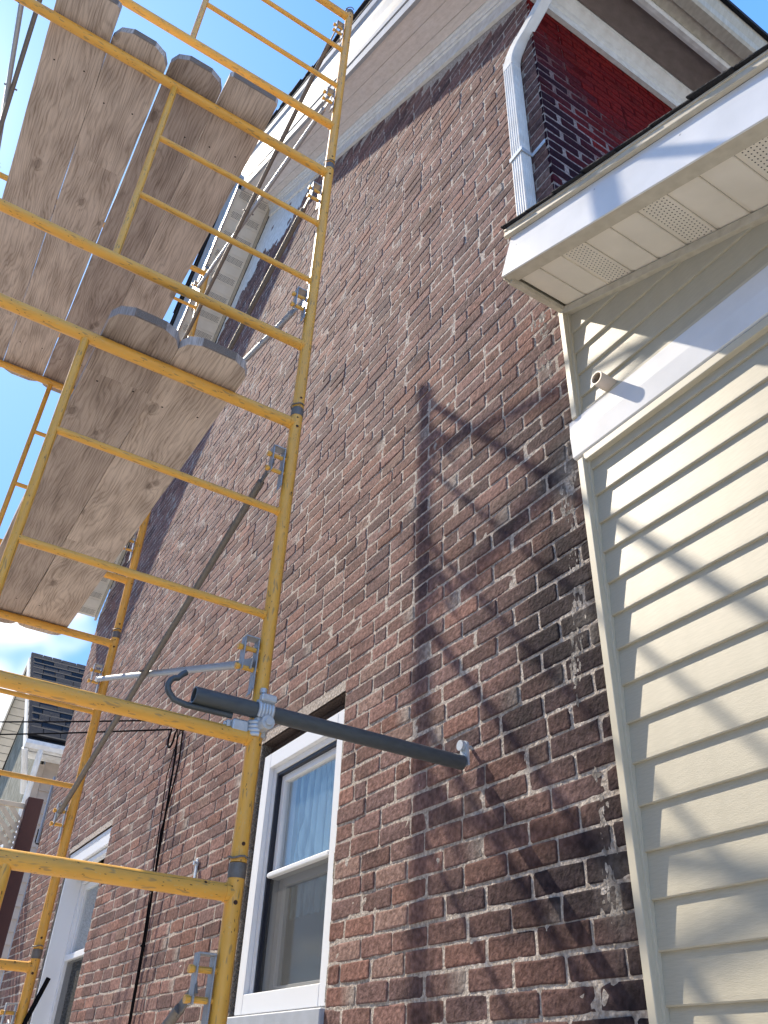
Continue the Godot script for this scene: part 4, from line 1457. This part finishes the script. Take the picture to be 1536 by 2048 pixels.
	b.path([P(ex + 0.06, ey - 0.2, -0.50), P(ex + 0.06, ey - 0.34, -0.50), P(ex - 0.12, ey - 0.62, -0.52), P(ex - 0.34, ey - 0.95, -0.54), P(ex - 0.36, ey - 1.2, -0.54)], 0.045, 10)
	part("downspout", b, mats.white_paint, o)
	b = Mesher.new()
	b.path([P(ex + 0.05, ey - 0.22, -0.26), P(ex - 0.15, ey - 0.45, -0.36), P(ex - 0.5, ey - 0.75, -0.50)], 0.05, 8)
	part("bracket", b, mats.white_paint, o)
	b = Mesher.new()
	frame(b, Rect2(-16.6, 1.6, 1.3, 1.6), 0.10, -0.60, -0.54)
	var win := part("window", b, mats.vinyl, o)
	b = Mesher.new()
	b.box(P(-15.95, 2.4, -0.575), Vector3(1.1, 1.4, 0.006))
	part("pane", b, mats.glass, win)
	# fence post with lattice
	b = Mesher.new()
	b.box(P(-9.62, 0.42, 0.055), Vector3(0.15, 4.04, 0.16), 0.008)
	single("fence_post", b, mats.brown_post, "dark red-brown wooden post beside the far corner of the brick house", "post")
	o = thing("lattice_panel", "cream diagonal lattice panel fixed to the dark red-brown post", "lattice", P(-9.62, 1.0, 0.7))
	b = Mesher.new()
	b.box(P(-9.62, 2.35, 0.76), Vector3(0.04, 0.05, 1.24), 0.004); b.box(P(-9.62, 1.02, 0.76), Vector3(0.04, 0.05, 1.24), 0.004)
	part("rail", b, mats.lattice, o)
	for dirn in [1.0, -1.0]:
		for i in 24:
			var z := 0.14 + (i - 12) * 0.105
			var a := Vector2(z, 1.04)
			var c := Vector2(z + dirn * 1.29, 2.33)
			# keep to the panel
			var t0 := 0.0
			var t1 := 1.0
			for lim in [[0.15, 1.0], [1.38, -1.0]]:
				var da: float = (a.x - lim[0]) * lim[1]
				var dc: float = (c.x - lim[0]) * lim[1]
				if da < 0.0 and dc < 0.0: t1 = -1.0
				elif da < 0.0: t0 = maxf(t0, da / (da - dc))
				elif dc < 0.0: t1 = minf(t1, da / (da - dc))
			if t1 - t0 < 0.05: continue
			var p := a.lerp(c, t0)
			var q := a.lerp(c, t1)
			var m := (p + q) * 0.5
			var d := Vector3(0, q.y - p.y, q.x - p.x).normalized()
			b = Mesher.new()
			b.box(P(-9.62 + dirn * 0.006, m.y, m.x), Vector3(0.010, 0.045, (q - p).length()), 0.0, Basis(Vector3.RIGHT, d.cross(Vector3.RIGHT), d))
			part("lath", b, mats.lattice, o)
	# grass-like leaves at the foot of the post
	o = thing("tall_grass", "tuft of long green blades at the far corner of the brick wall", "plant", P(-7.9, -H, 0.35))
	for i in 26:
		b = Mesher.new()
		var a := rng.randf() * TAU
		var root := P(-8.0 + 0.18 * cos(a), -H, 0.32 + 0.1 * sin(a))
		var lean := Vector3(cos(a) * rng.randf_range(0.1, 0.5), rng.randf_range(1.5, 2.25), sin(a) * 0.3)
		var prev := root
		var w := 0.014
		for j in range(1, 7):
			var t := j / 6.0
			var p := root + Vector3(lean.x * t * t, lean.y * (t - 0.18 * t * t), lean.z * t * t)
			var w2 := w * (1.0 - t * 0.9)
			var side := Vector3(-sin(a), 0, cos(a))
			b.quad(prev - side * w, prev + side * w, p + side * w2, p - side * w2, Vector3(cos(a), 0.3, sin(a)).normalized())
			prev = p
			w = w2
		part("blade", b, mats.leaf, o)
	# trees: one far off at the left edge, one out of frame that the far window mirrors
	for q in [[-30.0, 7.0, 2.0, "far_tree", "distant green tree showing beside the neighbouring roof"], [-23.0, 2.6, 6.0, "garden_tree", "dark green garden tree mirrored in the far window's pane"]]:
		o = thing(q[3], q[4], "tree", P(q[0], -H, q[2]))
		b = Mesher.new()
		b.tube(P(q[0], -H, q[2]), P(q[0], q[1], q[2]), 0.2, 8)
		part("trunk", b, mats.soffit_dark, o)
		b = Mesher.new()
		for i in 2600:
			var v := Vector3(rng.randfn(), rng.randfn(), rng.randfn()).normalized() * pow(rng.randf(), 0.45)
			var c := P(q[0], q[1], q[2]) + v * Vector3(2.8, 2.7, 2.8) * (0.8 + 0.3 * sin(v.x * 7.0 + v.y * 5.0))
			var n := (v + Vector3(rng.randf() - 0.5, rng.randf(), rng.randf() - 0.5)).normalized()
			var s := n.cross(Vector3(rng.randf(), 1, rng.randf())).normalized() * 0.11
			var u := n.cross(s)
			b.quad(c - s - u, c + s - u, c + s + u, c - s + u, n)
		part("crown", b, mats.leaf, o).set_meta("kind", "stuff")
	# unseen house across the side yard; cuts low sky light, bounces pale fill
	o = thing("unseen_house_across", "unseen pale sided house across the side yard, placed to block low sky and bounce fill light", "house", P(-3.0, -H, 6.2))
	b = Mesher.new()
	b.box(P(-3.0, 2.0, 9.0), Vector3(17.0, 7.2, 5.4))
	var facing := part("wall", b, mats.pale_siding, o)
	k = 0
	while k < 36:
		b = Mesher.new()
		b.sweep(PackedVector2Array([Vector2(0, 0), Vector2(-0.03, 0), Vector2(-0.004, 0.20), Vector2(0, 0.20)]), P(-11.5, -H + k * 0.2, 6.298), Vector3.BACK, Vector3.UP, Vector3(17, 0, 0))
		part("siding_board", b, mats.pale_siding, facing)
		k += 1
	b = Mesher.new()
	b.sweep(PackedVector2Array([Vector2(5.8, 5.5), Vector2(9.0, 7.6), Vector2(12.2, 5.5), Vector2(12.2, 5.7), Vector2(9.0, 7.8), Vector2(5.8, 5.7)]), P(-11.8, 0, 0), Vector3.BACK, Vector3.UP, Vector3(17.6, 0, 0))
	part("roof", b, mats.shingle, o)
	# ground
	b = Mesher.new()
	b.quad(Vector3(-150, 0, -150), Vector3(150, 0, -150), Vector3(150, 0, 150), Vector3(-150, 0, 150), Vector3.UP)
	structure("ground", b, mats.ground)


func _ready() -> void:
	rng.seed = 7
	nz.seed = 11; nz.frequency = 0.35; nz.fractal_octaves = 3
	# camera: looks up along the wall, tilted a little
	cam = Camera3D.new()
	cam.name = "camera"
	cam.fov = rad_to_deg(2.0 * atan(1024.0 / 1645.0)); cam.near = 0.05; cam.far = 600.0
	var yaw := deg_to_rad(59.5)
	var pitch := deg_to_rad(35.3)
	var roll := deg_to_rad(2.6)
	var f := Vector3(-sin(yaw) * cos(pitch), sin(pitch), -cos(yaw) * cos(pitch))
	var r0 := Vector3(cos(yaw), 0, -sin(yaw))
	var u0 := r0.cross(f)
	cam.transform = Transform3D(Basis(cos(roll) * r0 + sin(roll) * u0, -sin(roll) * r0 + cos(roll) * u0, -f), P(0, 0, 1.556))
	add_child(cam)
	var we := WorldEnvironment.new()
	we.name = "world"
	var env := Environment.new()
	var sm := PanoramaSkyMaterial.new()
	sm.panorama = sky_texture()
	var sky := Sky.new()
	sky.sky_material = sm
	env.background_mode = Environment.BG_SKY; env.sky = sky
	env.tonemap_mode = Environment.TONE_MAPPER_LINEAR; env.tonemap_exposure = 1.75
	env.sdfgi_enabled = true; env.ssao_enabled = true; env.ssil_enabled = true
	we.environment = env
	add_child(we)
	var sun := DirectionalLight3D.new()
	sun.name = "sun"
	sun.light_color = Color(1.0, 0.95, 0.87); sun.light_energy = 1.6; sun.light_angular_distance = 0.53; sun.shadow_enabled = true
	add_child(sun)
	sun.look_at_from_position(Vector3.ZERO, SUN, Vector3.UP)
	make_materials()
	build_background()
	build_brick_house()
	build_wing()
	build_scaffold()
	build_planks()
	build_wall_tie()
	build_wires()
